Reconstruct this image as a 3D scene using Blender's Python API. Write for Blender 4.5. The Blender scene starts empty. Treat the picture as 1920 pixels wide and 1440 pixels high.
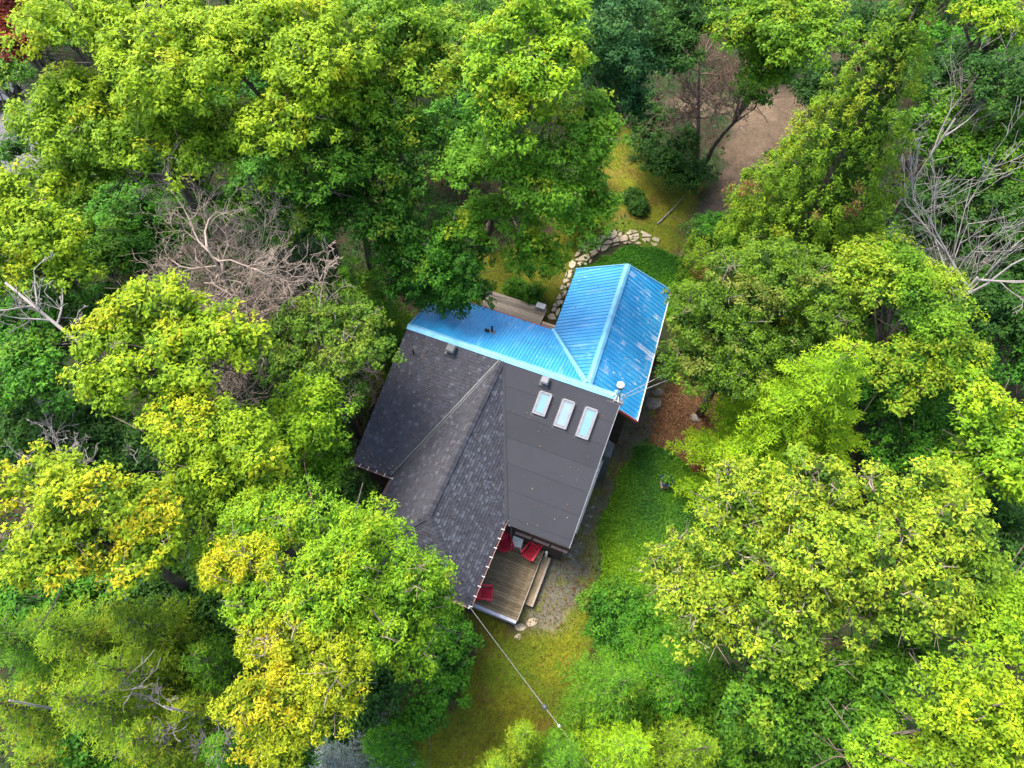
import bpy, math, random
import numpy as np
from mathutils import Vector, Matrix
R_ = np.random.default_rng(7); random.seed(7)
SC = bpy.context.scene; COL = SC.collection
# ---------------------------------------------------------------- camera
FPX = 1333.0; TILT = math.radians(30); HC = 32.0
cam = bpy.data.cameras.new('camera'); camo = bpy.data.objects.new('camera', cam); COL.objects.link(camo)
camo.location = (0, 0, HC); camo.rotation_euler = (TILT, 0, 0)
cam.sensor_width = 36; cam.lens = 36 * FPX / 1920; cam.clip_end = 3000; cam.clip_start = .1
SC.camera = camo
# ---------------------------------------------------------------- light
SUN_EL, SUN_AZ = math.radians(62), math.radians(-52)      # azimuth from +Y, clockwise: the sun stands to the upper left
w = bpy.data.worlds.new('World'); SC.world = w; w.use_nodes = True
nt = w.node_tree; bg = nt.nodes['Background']
sky = nt.nodes.new('ShaderNodeTexSky'); sky.sky_type = 'NISHITA'; sky.sun_disc = False
sky.sun_elevation = SUN_EL; sky.sun_rotation = SUN_AZ; sky.dust_density = 3.0; sky.air_density = 1.0
nt.links.new(sky.outputs[0], bg.inputs[0]); bg.inputs[1].default_value = 0.15
sl = bpy.data.lights.new('sun', 'SUN'); sl.energy = 1.8; sl.angle = math.radians(30); sl.color = (1, .95, .86)
so = bpy.data.objects.new('sun', sl); COL.objects.link(so)
sd = Vector((math.sin(SUN_AZ) * math.cos(SUN_EL), math.cos(SUN_AZ) * math.cos(SUN_EL), math.sin(SUN_EL)))
so.rotation_euler = sd.to_track_quat('Z', 'Y').to_euler()
vs = SC.view_settings; vs.view_transform = 'Standard'; vs.look = 'None'; vs.gamma = 1; vs.exposure = 2.0; vs.use_curve_mapping = False
SC.cycles.use_denoising = True
SC.cycles.max_bounces = 6; SC.cycles.diffuse_bounces = 3; SC.cycles.glossy_bounces = 2; SC.cycles.transmission_bounces = 3
SC.cycles.transparent_max_bounces = 4

# ---------------------------------------------------------------- surveying
def P(x, y, z):
    """point at height z on the line of sight of photo pixel x, y"""
    d = np.array([x - 960., FPX * math.sin(TILT) - (y - 720) * math.cos(TILT), -FPX * math.cos(TILT) - (y - 720) * math.sin(TILT)])
    return np.array([0, 0, HC]) + d * (z - HC) / d[2]
def depth(p): return (p[1] * math.sin(TILT)) - (p[2] - HC) * math.cos(TILT)
O_ = P(765, 612, 5.6); U_ = P(1165, 748, 5.6) - O_; U_ /= np.linalg.norm(U_); V_ = np.array([U_[1], -U_[0], 0])
def Hh(u, v, z): return np.array([O_[0] + U_[0] * u + V_[0] * v, O_[1] + U_[1] * u + V_[1] * v, z])
HROT = math.atan2(U_[1], U_[0])

# ---------------------------------------------------------------- materials
def newmat(name):
    m = bpy.data.materials.new(name); m.use_nodes = True
    n = m.node_tree; b = n.nodes['Principled BSDF']; return m, n, b
def L(n, a, b): n.links.new(a, b)
def noise(n, scale, detail=4, coord='Object', vec=None, stretch=None, rough=.55):
    t = n.nodes.new('ShaderNodeTexNoise'); t.inputs['Scale'].default_value = scale; t.inputs['Detail'].default_value = detail; t.inputs['Roughness'].default_value = rough
    if vec is None:
        c = n.nodes.new('ShaderNodeTexCoord'); vec = c.outputs[coord]
    if stretch:
        mp = n.nodes.new('ShaderNodeMapping'); mp.inputs['Scale'].default_value = stretch; L(n, vec, mp.inputs[0]); vec = mp.outputs[0]
    L(n, vec, t.inputs['Vector']); return t.outputs['Fac']
def ramp(n, fac, stops):
    r = n.nodes.new('ShaderNodeValToRGB'); e = r.color_ramp.elements
    while len(e) < len(stops): e.new(.5)
    for i, (p, c) in enumerate(stops): e[i].position = p; e[i].color = (*c, 1) if len(c) == 3 else c
    L(n, fac, r.inputs[0]); return r.outputs[0]
def mixc(n, fac, a, b, mode='MIX'):
    x = n.nodes.new('ShaderNodeMix'); x.data_type = 'RGBA'; x.blend_type = mode
    for s, v in ((0, fac), (6, a), (7, b)):
        if hasattr(v, 'links'): L(n, v, x.inputs[s])
        elif s == 0: x.inputs[0].default_value = v
        else: x.inputs[s].default_value = (*v, 1)
    return x.outputs[2]
def bump(n, b, h, strength=.5, dist=.02):
    x = n.nodes.new('ShaderNodeBump'); x.inputs['Strength'].default_value = strength; x.inputs['Distance'].default_value = dist
    L(n, h, x.inputs['Height']); L(n, x.outputs[0], b.inputs['Normal'])
def rnd_obj(n):
    o = n.nodes.new('ShaderNodeObjectInfo'); return o.outputs['Random']
def simple(name, c, rough=.6, metal=0, var=.25, scale=6, bmp=.2, spec=.4):
    m, n, b = newmat(name)
    f = noise(n, scale, 5)
    L(n, ramp(n, f, [(.3, tuple(x * (1 - var) for x in c)), (.7, tuple(min(1, x * (1 + var)) for x in c))]), b.inputs['Base Color'])
    b.inputs['Roughness'].default_value = rough; b.inputs['Metallic'].default_value = metal; b.inputs['Specular IOR Level'].default_value = spec
    if bmp: bump(n, b, noise(n, scale * 8, 3), bmp, .01)
    return m
def leafmat(name, trans=.32, rough=.6, spec=.14):
    m, n, b = newmat(name)
    a = n.nodes.new('ShaderNodeAttribute'); a.attribute_name = 'tint'
    L(n, a.outputs['Color'], b.inputs['Base Color']); b.inputs['Roughness'].default_value = rough; b.inputs['Specular IOR Level'].default_value = spec
    t = n.nodes.new('ShaderNodeBsdfTranslucent'); L(n, mixc(n, 1.0, a.outputs['Color'], (1.25, 1.2, .6), 'MULTIPLY'), t.inputs['Color'])
    mx = n.nodes.new('ShaderNodeMixShader'); mx.inputs[0].default_value = trans
    L(n, b.outputs[0], mx.inputs[1]); L(n, t.outputs[0], mx.inputs[2]); L(n, mx.outputs[0], n.nodes['Material Output'].inputs[0])
    return m
def tintmat(name, rough=.9, nscale=9, nstr=.35, bstr=.5, bdist=.03, spec=.15, coord='Object'):
    """base colour from the mesh's own colour attribute, broken up by noise"""
    m, n, b = newmat(name)
    a = n.nodes.new('ShaderNodeAttribute'); a.attribute_name = 'tint'
    f = noise(n, nscale, 8, coord, rough=.7); g = ramp(n, f, [(.3, (1 - nstr,) * 3), (.7, (1 + nstr,) * 3)])
    L(n, mixc(n, 1.0, a.outputs['Color'], g, 'MULTIPLY'), b.inputs['Base Color'])
    b.inputs['Roughness'].default_value = rough; b.inputs['Specular IOR Level'].default_value = spec
    bump(n, b, noise(n, nscale * 3, 6, coord), bstr, bdist); return m
M = {}
M['leaf'] = leafmat('leaf'); M['needle'] = leafmat('needle', .3, .65, .1)
M['ground'] = tintmat('soil_and_moss', nscale=5, bdist=.06)
M['bark'] = simple('bark', (.11, .085, .065), .9, var=.45, scale=5, bmp=.8, spec=.1)
M['deadwood'] = simple('dead_twigs', (.29, .225, .175), .85, var=.3, scale=3, bmp=.4, spec=.1)
M['deadwood_pale'] = simple('pale_dead_wood', (.23, .205, .18), .85, var=.3, scale=3, bmp=.4, spec=.1)
M['deadwood_brown'] = simple('brown_dead_wood', (.21, .14, .105), .9, var=.3, scale=3, bmp=.4, spec=.1)
M['shingle'] = tintmat('asphalt_shingle', .9, 40, .3, .5, .006, .2)
M['membrane'] = simple('roof_membrane_old', (.038, .038, .045), .8, var=.12, scale=1.2, bmp=.25)
def membmat():
    m, n, b = newmat('roof_membrane'); f = noise(n, .7, 7, rough=.7); c = ramp(n, f, [(.3, (.036, .036, .042)), (.6, (.042, .042, .049)), (.75, (.052, .051, .056))])
    g = noise(n, 3.5, 6, rough=.75); c = mixc(n, ramp(n, g, [(.60, (0, 0, 0)), (.72, (.5,) * 3)]), c, (.075, .07, .068)); r_ = rnd_obj(n); c = mixc(n, 1.0, c, ramp(n, r_, [(0, (.88,) * 3), (1, (1.1,) * 3)]), 'MULTIPLY')
    L(n, c, b.inputs['Base Color']); b.inputs['Roughness'].default_value = .8; b.inputs['Specular IOR Level'].default_value = .25; bump(n, b, noise(n, 60, 3), .3, .004); return m
M['membrane'] = membmat()
def membmat():
    m, n, b = newmat('roof_membrane'); f = noise(n, .7, 7, rough=.7); c = ramp(n, f, [(.3, (.024, .0245, .030)), (.6, (.028, .0285, .035)), (.75, (.035, .035, .041))])
    g = noise(n, 3.5, 6, rough=.75); c = mixc(n, ramp(n, g, [(.62, (0, 0, 0)), (.74, (.4,) * 3)]), c, (.07, .066, .064)); r_ = rnd_obj(n); c = mixc(n, 1.0, c, ramp(n, r_, [(0, (.9,) * 3), (1, (1.08,) * 3)]), 'MULTIPLY')
    L(n, c, b.inputs['Base Color']); b.inputs['Roughness'].default_value = .8; b.inputs['Specular IOR Level'].default_value = .25; bump(n, b, noise(n, 60, 3), .3, .004); return m
M['membrane'] = membmat()
M['darkmetal'] = simple('dark_flashing', (.022, .024, .028), .4, .3, var=.2)
M['ventmetal'] = simple('weathered_vent_metal', (.075, .08, .085), .5, .2, var=.25)
M['greymetal'] = simple('grey_aluminium', (.155, .155, .165), .5, .2, var=.15)
M['white'] = simple('white_paint', (.52, .51, .49), .5, var=.08)
M['cream'] = simple('white_plastic', (.78, .75, .64), .45, var=.08)
M['copper'] = simple('brown_gutter_paint', (.16, .085, .07), .5, var=.35, scale=8)
M['copperpale'] = simple('pale_pink_sill_paint', (.34, .22, .18), .6, var=.15)
M['redtrim'] = simple('red_fascia_paint', (.30, .045, .03), .6, var=.3)
M['wall'] = simple('dark_brown_siding', (.045, .028, .02), .8, var=.3, scale=4)
M['windowframe'] = simple('window_wood', (.12, .05, .03), .6, var=.3)
M['chair'] = simple('red_chair_paint', (.56, .022, .045), .42, var=.16, scale=9, bmp=.15)
M['stone'] = simple('flagstone', (.36, .29, .20), .9, var=.22, scale=3, bmp=.6)
M['rock'] = simple('grey_rock', (.17, .155, .13), .95, var=.4, scale=5, bmp=.9)
M['terracotta'] = simple('tan_plinth', (.33, .22, .13), .85, var=.2)
M['bluepot'] = simple('glazed_blue_pot', (.016, .02, .10), .15, var=.3)
M['litter_soil'] = simple('pot_soil', (.05, .03, .02), 1)
M['wire'] = simple('wire_jacket', (.26, .25, .23), .6, var=.1)
M['carpaint'] = simple('dark_car_paint', (.012, .013, .018), .2, .1, var=.1)
M['asphalt'] = simple('old_asphalt', (.16, .15, .15), .95, var=.2, scale=3)
M['concrete'] = simple('concrete_kerb', (.42, .40, .38), .9, var=.15)
M['rubber'] = simple('rubber', (.015, .015, .015), .8)
def glass(name, c, rough=.08):
    m, n, b = newmat(name); f = noise(n, 2, 3)
    L(n, ramp(n, f, [(.3, tuple(x * .9 for x in c)), (.7, c)]), b.inputs['Base Color'])
    b.inputs['Roughness'].default_value = rough; b.inputs['Specular IOR Level'].default_value = .4; return m
M['skyglass'] = glass('painted_sky_reflection_glass', (.13, .25, .34)); M['skyglass_pale'] = glass('pale_skylight_glass', (.17, .25, .38)); M['darkglass'] = glass('window_glass', (.02, .025, .03))  # skylight panes: blue of the reflected sky is put into the base colour
# blue painted sheet metal: UV.x across the sheet, UV.y down the slope
def bluemat(name, worn=.0, seed=0.):
    m, n, b = newmat(name)
    uv = n.nodes.new('ShaderNodeTexCoord').outputs['UV']
    f1 = noise(n, .8, 5, vec=uv)
    base = ramp(n, f1, [(.3, (.024, .23, .47)), (.55, (.036, .29, .55)), (.8, (.07, .36, .61))])
    f2 = noise(n, 1.0, 7, vec=uv, stretch=(2.6, .5, 1), rough=.65)              # streaks running down the slope
    base = mixc(n, ramp(n, f2, [(.56, (0, 0, 0)), (.66, (.55,) * 3)]), base, (.20, .42, .62))
    f3 = noise(n, 5.0, 5, vec=uv, stretch=(1.2, .8, 1), rough=.7); f4 = noise(n, .55, 2, vec=uv)
    mm = n.nodes.new('ShaderNodeMath'); mm.operation = 'MULTIPLY'
    L(n, ramp(n, f3, [(.57, (0, 0, 0)), (.64, (1, 1, 1))]), mm.inputs[0]); L(n, ramp(n, f4, [(.52 - worn, (0, 0, 0)), (.66 - worn, (.8,) * 3)]), mm.inputs[1])
    base = mixc(n, mm.outputs[0], base, (.62, .64, .68))                        # chalked, peeled paint
    if worn:                                                 # whole pans between two ribs bleached near the ridge
        sx = n.nodes.new('ShaderNodeSeparateXYZ'); L(n, uv, sx.inputs[0]); q = n.nodes.new('ShaderNodeMath'); q.operation = 'SNAP'; L(n, sx.outputs[0], q.inputs[0]); q.inputs[1].default_value = .23
        cx = n.nodes.new('ShaderNodeCombineXYZ'); L(n, q.outputs[0], cx.inputs[0]); L(n, sx.outputs[1], cx.inputs[1])
        a = ramp(n, noise(n, 1.0, 2, vec=cx.outputs[0], stretch=(5, .7, 1)), [(.62, (0, 0, 0)), (.68, (.75,) * 3)]); e = ramp(n, noise(n, 9, 5, vec=uv, rough=.7), [(.38, (0, 0, 0)), (.5, (1, 1, 1))])
        base = mixc(n, 1.0, base, (0, 0, 0), 'ADD'); k1 = mixc(n, 1.0, a, e, 'MULTIPLY'); base = mixc(n, k1, base, (.60, .64, .70))
    L(n, base, b.inputs['Base Color']); b.inputs['Roughness'].default_value = .42; b.inputs['Specular IOR Level'].default_value = .55
    bump(n, b, noise(n, 14, 3, vec=uv), .12, .01); return m
M['blue'] = bluemat('blue_metal_roof'); M['blueworn'] = bluemat('blue_metal_roof_chalky', .12)
M['bluecap'] = simple('pale_blue_flashing', (.16, .40, .56), .4, .1, var=.18, scale=3)
def woodmat(name, dark, lightc, green=(.05, .055, .02), moss=.5):
    m, n, b = newmat(name)
    uv = n.nodes.new('ShaderNodeTexCoord').outputs['UV']
    g = noise(n, 3, 8, vec=uv, stretch=(1.2, 16, 1), rough=.7)
    c = ramp(n, g, [(.3, dark), (.68, lightc)])
    r = rnd_obj(n); c = mixc(n, 1.0, c, ramp(n, r, [(0, (.65,) * 3), (1, (1.3,) * 3)]), 'MULTIPLY')
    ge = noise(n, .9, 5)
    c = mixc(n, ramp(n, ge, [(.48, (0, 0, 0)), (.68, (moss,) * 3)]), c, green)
    L(n, c, b.inputs['Base Color']); b.inputs['Roughness'].default_value = .85; b.inputs['Specular IOR Level'].default_value = .2
    bump(n, b, g, .5, .008); return m
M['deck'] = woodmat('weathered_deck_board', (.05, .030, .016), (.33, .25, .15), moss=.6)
M['deckpale'] = woodmat('pale_deck_board', (.15, .115, .085), (.36, .30, .23), moss=.12)
M['deckedge'] = woodmat('peeling_white_edge_board', (.16, .15, .16), (.62, .60, .68), moss=.1)

# ---------------------------------------------------------------- mesh helpers
def link(name, me, parent=None, loc=None):
    o = bpy.data.objects.new(name, me); COL.objects.link(o)
    if loc is not None: o.location = loc
    if parent is not None: o.parent = parent
    return o
def tag(o, label=None, cat=None, group=None, kind=None):
    if label: o['label'] = label
    if cat: o['category'] = cat
    if group: o['group'] = group
    if kind: o['kind'] = kind
    return o
def empty(name, loc=(0, 0, 0), rz=0):
    o = bpy.data.objects.new(name, None); COL.objects.link(o); o.location = Vector(loc); o.rotation_euler = (0, 0, rz); o.empty_display_size = .3; return o
class MB:
    """collects faces in world (or local) coordinates; parts are stored relative to their parent's origin"""
    def __init__(s): s.v = []; s.f = []; s.uv = []; s.c = []; s.cc = (1, 1, 1)
    def poly(s, pts, uv=None):
        i = len(s.v); s.v += [tuple(map(float, p)) for p in pts]; s.f.append(list(range(i, i + len(pts))))
        s.uv += uv if uv else [(0, 0)] * len(pts); s.c += [s.cc] * len(pts)
    def mesh8(s, a):   # eight corners: bottom 0-3, top 4-7
        uv = None
        for q in ((3, 2, 1, 0), (4, 5, 6, 7), (0, 1, 5, 4), (1, 2, 6, 5), (2, 3, 7, 6), (3, 0, 4, 7)):
            pts = [a[k] for k in q]
            e1 = np.linalg.norm(np.subtract(pts[1], pts[0])); e2 = np.linalg.norm(np.subtract(pts[3], pts[0]))
            o = random.random() * 9 if s.ruv else 0
            s.poly(pts, [(o, o), (o + e1, o), (o + e1, o + e2), (o, o + e2)])
    ruv = False
    def box(s, c, sx, sy, sz, X=(1, 0, 0), Y=(0, 1, 0), Z=(0, 0, 1)):
        c = np.array(c, float); X, Y, Z = (np.array(q, float) for q in (X, Y, Z))
        a = [c + X * sx * i / 2 + Y * sy * j / 2 + Z * sz * k / 2 for k in (-1, 1) for i, j in ((-1, -1), (1, -1), (1, 1), (-1, 1))]
        s.mesh8(a)
    def bar(s, a, b, wd, ht, up=(0, 0, 1)):
        a = np.array(a, float); b = np.array(b, float); d = b - a; ln = np.linalg.norm(d); d /= ln
        up = np.array(up, float); side = np.cross(d, up)
        if np.linalg.norm(side) < 1e-4: side = np.cross(d, (1, 0, 0))
        side /= np.linalg.norm(side); upv = np.cross(side, d)
        s.box((a + b) / 2, ln, wd, ht, d, side, upv)
    def prism(s, poly, t, dirn=(0, 0, -1), uv=None):
        """polygon (counter-clockwise from above) extruded by t along dirn"""
        top = [np.array(p, float) for p in poly]; dn = np.array(dirn, float) * t; bot = [p + dn for p in top]
        s.poly(top, uv); s.poly(bot[::-1]); n = len(top)
        for i in range(n):
            j = (i + 1) % n; s.poly([top[i], bot[i], bot[j], top[j]])
    def tube(s, pts, rad, n=6, cap=True):
        pts = [np.array(p, float) for p in pts]; rings = []
        for k, p in enumerate(pts):
            d = pts[min(k + 1, len(pts) - 1)] - pts[max(k - 1, 0)]; d /= max(1e-9, np.linalg.norm(d))
            a = np.cross(d, (0, 0, 1)) if abs(d[2]) < .9 else np.cross(d, (1, 0, 0)); a /= np.linalg.norm(a); b = np.cross(d, a)
            r = rad[k] if hasattr(rad, '__len__') else rad
            rings.append([p + r * (math.cos(2 * math.pi * i / n) * a + math.sin(2 * math.pi * i / n) * b) for i in range(n)])
        i0 = len(s.v)
        for r in rings: s.v += [tuple(q) for q in r]
        for k in range(len(rings) - 1):
            for i in range(n):
                j = (i + 1) % n; s.f.append([i0 + k * n + i, i0 + k * n + j, i0 + (k + 1) * n + j, i0 + (k + 1) * n + i])
        if cap: s.f.append([i0 + i for i in range(n)][::-1]); s.f.append([i0 + (len(rings) - 1) * n + i for i in range(n)])
        m = len(rings) * n; s.uv = None; s.c += [s.cc] * m
    def build(s, name, mat, parent=None, smooth=False, label=None, tint=False, origin=None, bevel=0):
        me = bpy.data.meshes.new(name)
        org = np.zeros(3) if origin is None else np.array(origin, float)
        vv = np.array(s.v) - org
        me.from_pydata([tuple(x) for x in vv], [], s.f)
        if s.uv is not None and len(s.uv) == len(s.v):
            ul = me.uv_layers.new(name='UVMap'); li = np.zeros(len(me.loops), np.int32); me.loops.foreach_get('vertex_index', li)
            ul.data.foreach_set('uv', np.array(s.uv, np.float32)[li].ravel())
        if tint:
            at = me.color_attributes.new('tint', 'FLOAT_COLOR', 'POINT'); cc = np.ones((len(s.v), 4), np.float32); cc[:, :3] = np.array(s.c); at.data.foreach_set('color', cc.ravel())
        me.materials.append(mat if not isinstance(mat, str) else M[mat])
        if smooth: me.polygons.foreach_set('use_smooth', [True] * len(me.polygons))
        o = link(name, me, None, Vector(org))
        if parent is not None:
            o.parent = parent
            pw = wmat(parent); o.matrix_parent_inverse = Matrix.Identity(4)
            o.matrix_basis = pw.inverted() @ Matrix.Translation(Vector(org))
        if bevel:
            b = o.modifiers.new('bevel', 'BEVEL'); b.width = bevel; b.segments = 2; b.limit_method = 'ANGLE'
        if label: o['label'] = label
        return o
def wmat(o):
    mt = o.matrix_basis.copy(); p = o.parent
    while p is not None: mt = p.matrix_basis @ mt; p = p.parent
    return mt
def quadmesh(name, V4, C, mat, parent=None, kind=None, tri=False):
    """V4 (n,k,3) separate small polygons, C (n,3) a colour each"""
    n, k = V4.shape[:2]; me = bpy.data.meshes.new(name)
    pw = wmat(parent).inverted() if parent is not None else Matrix.Identity(4); off = np.array(pw.translation)
    me.vertices.add(n * k); me.vertices.foreach_set('co', (V4 + off).astype(np.float32).ravel())
    me.loops.add(n * k); me.loops.foreach_set('vertex_index', np.arange(n * k, dtype=np.int32))
    me.polygons.add(n); me.polygons.foreach_set('loop_start', np.arange(0, n * k, k, dtype=np.int32)); 
    me.update(calc_edges=True)
    at = me.color_attributes.new('tint', 'FLOAT_COLOR', 'POINT'); cc = np.ones((n * k, 4), np.float32); cc[:, :3] = np.repeat(C, k, axis=0); at.data.foreach_set('color', cc.ravel())
    me.materials.append(M[mat]); me.validate()
    o = link(name, me, parent); 
    if kind: o['kind'] = kind
    return o
def nrm(a): return a / np.maximum(1e-9, np.linalg.norm(a, axis=-1, keepdims=True))
def leaves(c, d, nn, ln, wd, fold=.12):
    """rhombic leaves: centre, axis, normal, length, width (arrays)"""
    d = nrm(d - nn * np.sum(d * nn, axis=1, keepdims=True)); s = np.cross(nn, d)
    ln = ln[:, None]; wd = wd[:, None]
    return np.stack([c - d * ln * .42 + s * wd * .5, c + d * ln * .58, c - d * ln * .42 - s * wd * .5], axis=1)
def clip(poly, a, b, c):
    """part of a 2-D polygon where a*x + b*y <= c"""
    out = []
    for i in range(len(poly)):
        p, q = poly[i], poly[(i + 1) % len(poly)]; dp, dq = a * p[0] + b * p[1] - c, a * q[0] + b * q[1] - c
        if dp <= 0: out.append(p)
        if (dp < 0 < dq) or (dq < 0 < dp):
            t = dp / (dp - dq); out.append((p[0] + t * (q[0] - p[0]), p[1] + t * (q[1] - p[1])))
    return out
def clipconvex(poly, hull):
    for i in range(len(hull)):
        p, q = hull[i], hull[(i + 1) % len(hull)]; a, b = (q[1] - p[1]), -(q[0] - p[0])
        poly = clip(poly, a, b, a * p[0] + b * p[1])
        if len(poly) < 3: return []
    return poly
def ccw(poly):
    A = sum(poly[i][0] * poly[(i + 1) % len(poly)][1] - poly[(i + 1) % len(poly)][0] * poly[i][1] for i in range(len(poly)))
    return poly if A > 0 else poly[::-1]
def inside(px, py, poly):
    r = np.zeros(px.shape, bool); n = len(poly)
    for i in range(n):
        x1, y1 = poly[i]; x2, y2 = poly[(i + 1) % n]
        if y1 == y2: continue
        k = ((y1 > py) != (y2 > py)) & (px < (x2 - x1) * (py - y1) / (y2 - y1) + x1); r ^= k
    return r
def vnoise(x, y, s, seed=0, octv=3):
    """smooth value noise, -1..1"""
    out = np.zeros_like(x, float); amp = 1; tot = 0
    for o in range(octv):
        g = np.random.default_rng(seed * 17 + o).random((256, 256)); X = x * s + 1000; Y = y * s + 1000
        xi = np.floor(X).astype(int); yi = np.floor(Y).astype(int); fx = X - xi; fy = Y - yi; fx = fx * fx * (3 - 2 * fx); fy = fy * fy * (3 - 2 * fy)
        A = g[xi % 256, yi % 256]; B = g[(xi + 1) % 256, yi % 256]; Cc = g[xi % 256, (yi + 1) % 256]; D = g[(xi + 1) % 256, (yi + 1) % 256]
        out += amp * ((A * (1 - fx) + B * fx) * (1 - fy) + (Cc * (1 - fx) + D * fx) * fy) * 2 - amp; tot += amp; amp *= .5; s *= 2.1
    return out / tot * 1.6

# ================================================================ THE GROUND
def pg(pts): return [tuple(P(x, y, 0)[:2]) for x, y in pts]
REG = {
 'front_lawn': pg([(850, 1130), (880, 1120), (960, 1185), (1000, 1170), (1045, 1175), (1085, 1120), (1105, 1075), (1125, 1090), (1120, 1180), (1110, 1300), (1090, 1440), (1080, 1600), (600, 1600), (640, 1440), (760, 1410), (850, 1330), (880, 1250), (885, 1180)]),
 'gravel_path': pg([(1228, 690), (1262, 720), (1225, 790), (1200, 835), (1165, 870), (1138, 925), (1128, 985), (1122, 1050), (1095, 1110), (1060, 1172), (985, 1178), (950, 1100), (1000, 990), (1060, 960), (1100, 850), (1150, 760), (1190, 700)]),
 'ivy_bed': pg([(1195, 838), (1168, 868), (1143, 920), (1132, 980), (1126, 1060), (1108, 1110), (1118, 1200), (1200, 1260), (1330, 1180), (1400, 1050), (1380, 930), (1310, 880), (1260, 860), (1225, 845)]),
 'litter_bed': pg([(1262, 700), (1235, 770), (1205, 832), (1240, 850), (1300, 875), (1400, 900), (1440, 860), (1420, 760), (1330, 700)]),
 'ivy_mound': pg([(1085, 510), (1120, 482), (1150, 466), (1190, 460), (1237, 462), (1262, 478), (1320, 500), (1350, 560), (1290, 620), (1240, 600), (1180, 560), (1100, 560)]),
 'back_lawn': pg([(880, 470), (1000, 460), (1080, 380), (1110, 300), (1115, 230), (1180, 230), (1240, 300), (1310, 340), (1310, 400), (1290, 470), (1260, 478), (1235, 462), (1160, 440), (1090, 470), (1050, 560), (1020, 620), (900, 600), (860, 540)]),
 'driveway': pg([(1262, 478), (1300, 400), (1352, 330), (1362, 260), (1370, 215), (1200, 222), (1180, 195), (1330, 180), (1400, 185), (1470, 150), (1600, 60), (1660, 80), (1560, 170), (1490, 250), (1450, 330), (1420, 400), (1360, 450), (1310, 480), (1290, 500)]),
 'parking_lot': pg([(-260, 120), (20, 150), (110, 230), (80, 330), (-60, 330), (-260, 300)]),
}
CLR = {'forest_floor': (.040, .030, .016), 'front_lawn': (.135, .140, .008), 'gravel_path': (.115, .100, .076), 'ivy_bed': (.07, .16, .010), 'litter_bed': (.095, .045, .024),
       'ivy_mound': (.045, .11, .012), 'back_lawn': (.12, .125, .010), 'driveway': (.100, .070, .045), 'parking_lot': (.11, .105, .105)}
def ground():
    st = .2; xs = np.concatenate([[-900, -400, -150, -70], np.arange(-34, 34.01, st), [70, 150, 400, 900]]); ys = np.concatenate([[-900, -300, -80, -20], np.arange(-4, 58.01, st), [80, 150, 400, 1200]])
    X, Y = np.meshgrid(xs, ys, indexing='ij'); nx, ny = X.shape
    jx = X + .45 * vnoise(X, Y, .9, 3); jy = Y + .45 * vnoise(X, Y, .9, 4)
    reg = np.zeros((nx, ny), int); names = ['forest_floor'] + list(REG); Cc = np.zeros((nx, ny, 3)); Cc[:] = CLR['forest_floor']
    for i, k in enumerate(names[1:], 1):
        m = inside(jx, jy, REG[k]); reg[m] = i; Cc[m] = CLR[k]
    for _ in range(3):                                     # soften the transitions between the surfaces
        Q = Cc.copy(); Q[1:-1, 1:-1] = (Cc[1:-1, 1:-1] * 2 + Cc[:-2, 1:-1] + Cc[2:, 1:-1] + Cc[1:-1, :-2] + Cc[1:-1, 2:]) / 6; Cc = Q
    n1 = vnoise(X, Y, .55, 11)[..., None]; n2 = vnoise(X, Y, 2.2, 12)[..., None]; n3 = vnoise(X, Y, .3, 13)[..., None]
    Cc = Cc * (1 + .22 * n1 + .22 * n2)
    lawn = np.isin(reg, [names.index('front_lawn'), names.index('back_lawn')])[..., None]
    grn = np.array([.085, .125, .010]); brn = np.array([.125, .068, .022]); mb = vnoise(X, Y, .42, 21)[..., None]; mb2 = vnoise(X, Y, .8, 22)[..., None]
    Cc = np.where(lawn & (mb > .1), Cc * (1 - np.clip((mb - .1) * 2, 0, .8)) + grn * np.clip((mb - .1) * 2, 0, .8), Cc)
    Cc = np.where(lawn & (mb2 > .22), Cc * (1 - np.clip((mb2 - .35) * 2, 0, .5)) + brn * np.clip((mb2 - .35) * 2, 0, .5), Cc)
    gp = (reg == names.index('gravel_path'))[..., None]; Cc = np.where(gp & (mb2 + .5 * n2 > 0), Cc * .4 + np.array([.115, .125, .012]) * .6, Cc)
    fl = (reg == 0)[..., None]; Cc = np.where(fl & (n1 > .05), Cc * .5 + np.array([.022, .045, .012]) * .6, Cc)
    Z = .035 * vnoise(X, Y, .5, 31) + .012 * vnoise(X, Y, 2.5, 32); Z[reg == names.index('parking_lot')] *= .2
    idx = np.arange(nx * ny).reshape(nx, ny); faces = np.stack([idx[:-1, :-1], idx[1:, :-1], idx[1:, 1:], idx[:-1, 1:]], -1).reshape(-1, 4); fr = reg[:-1, :-1].ravel()
    co = np.stack([X, Y, Z], -1).reshape(-1, 3); cf = np.clip(Cc.reshape(-1, 3), 0.003, 1)
    for i, k in enumerate(names):
        F = faces[fr == i]; u, inv = np.unique(F, return_inverse=True); me = bpy.data.meshes.new(k)
        me.vertices.add(len(u)); me.vertices.foreach_set('co', co[u].astype(np.float32).ravel()); me.loops.add(F.size); me.loops.foreach_set('vertex_index', inv.ravel().astype(np.int32))
        me.polygons.add(len(F)); me.polygons.foreach_set('loop_start', np.arange(0, F.size, 4, dtype=np.int32)); me.update(calc_edges=True)
        me.polygons.foreach_set('use_smooth', [True] * len(F))
        at = me.color_attributes.new('tint', 'FLOAT_COLOR', 'POINT'); cc = np.ones((len(u), 4), np.float32); cc[:, :3] = cf[u]; at.data.foreach_set('color', cc.ravel())
        me.materials.append(M['ground']); tag(link(k, me), kind='structure')
ground()
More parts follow.
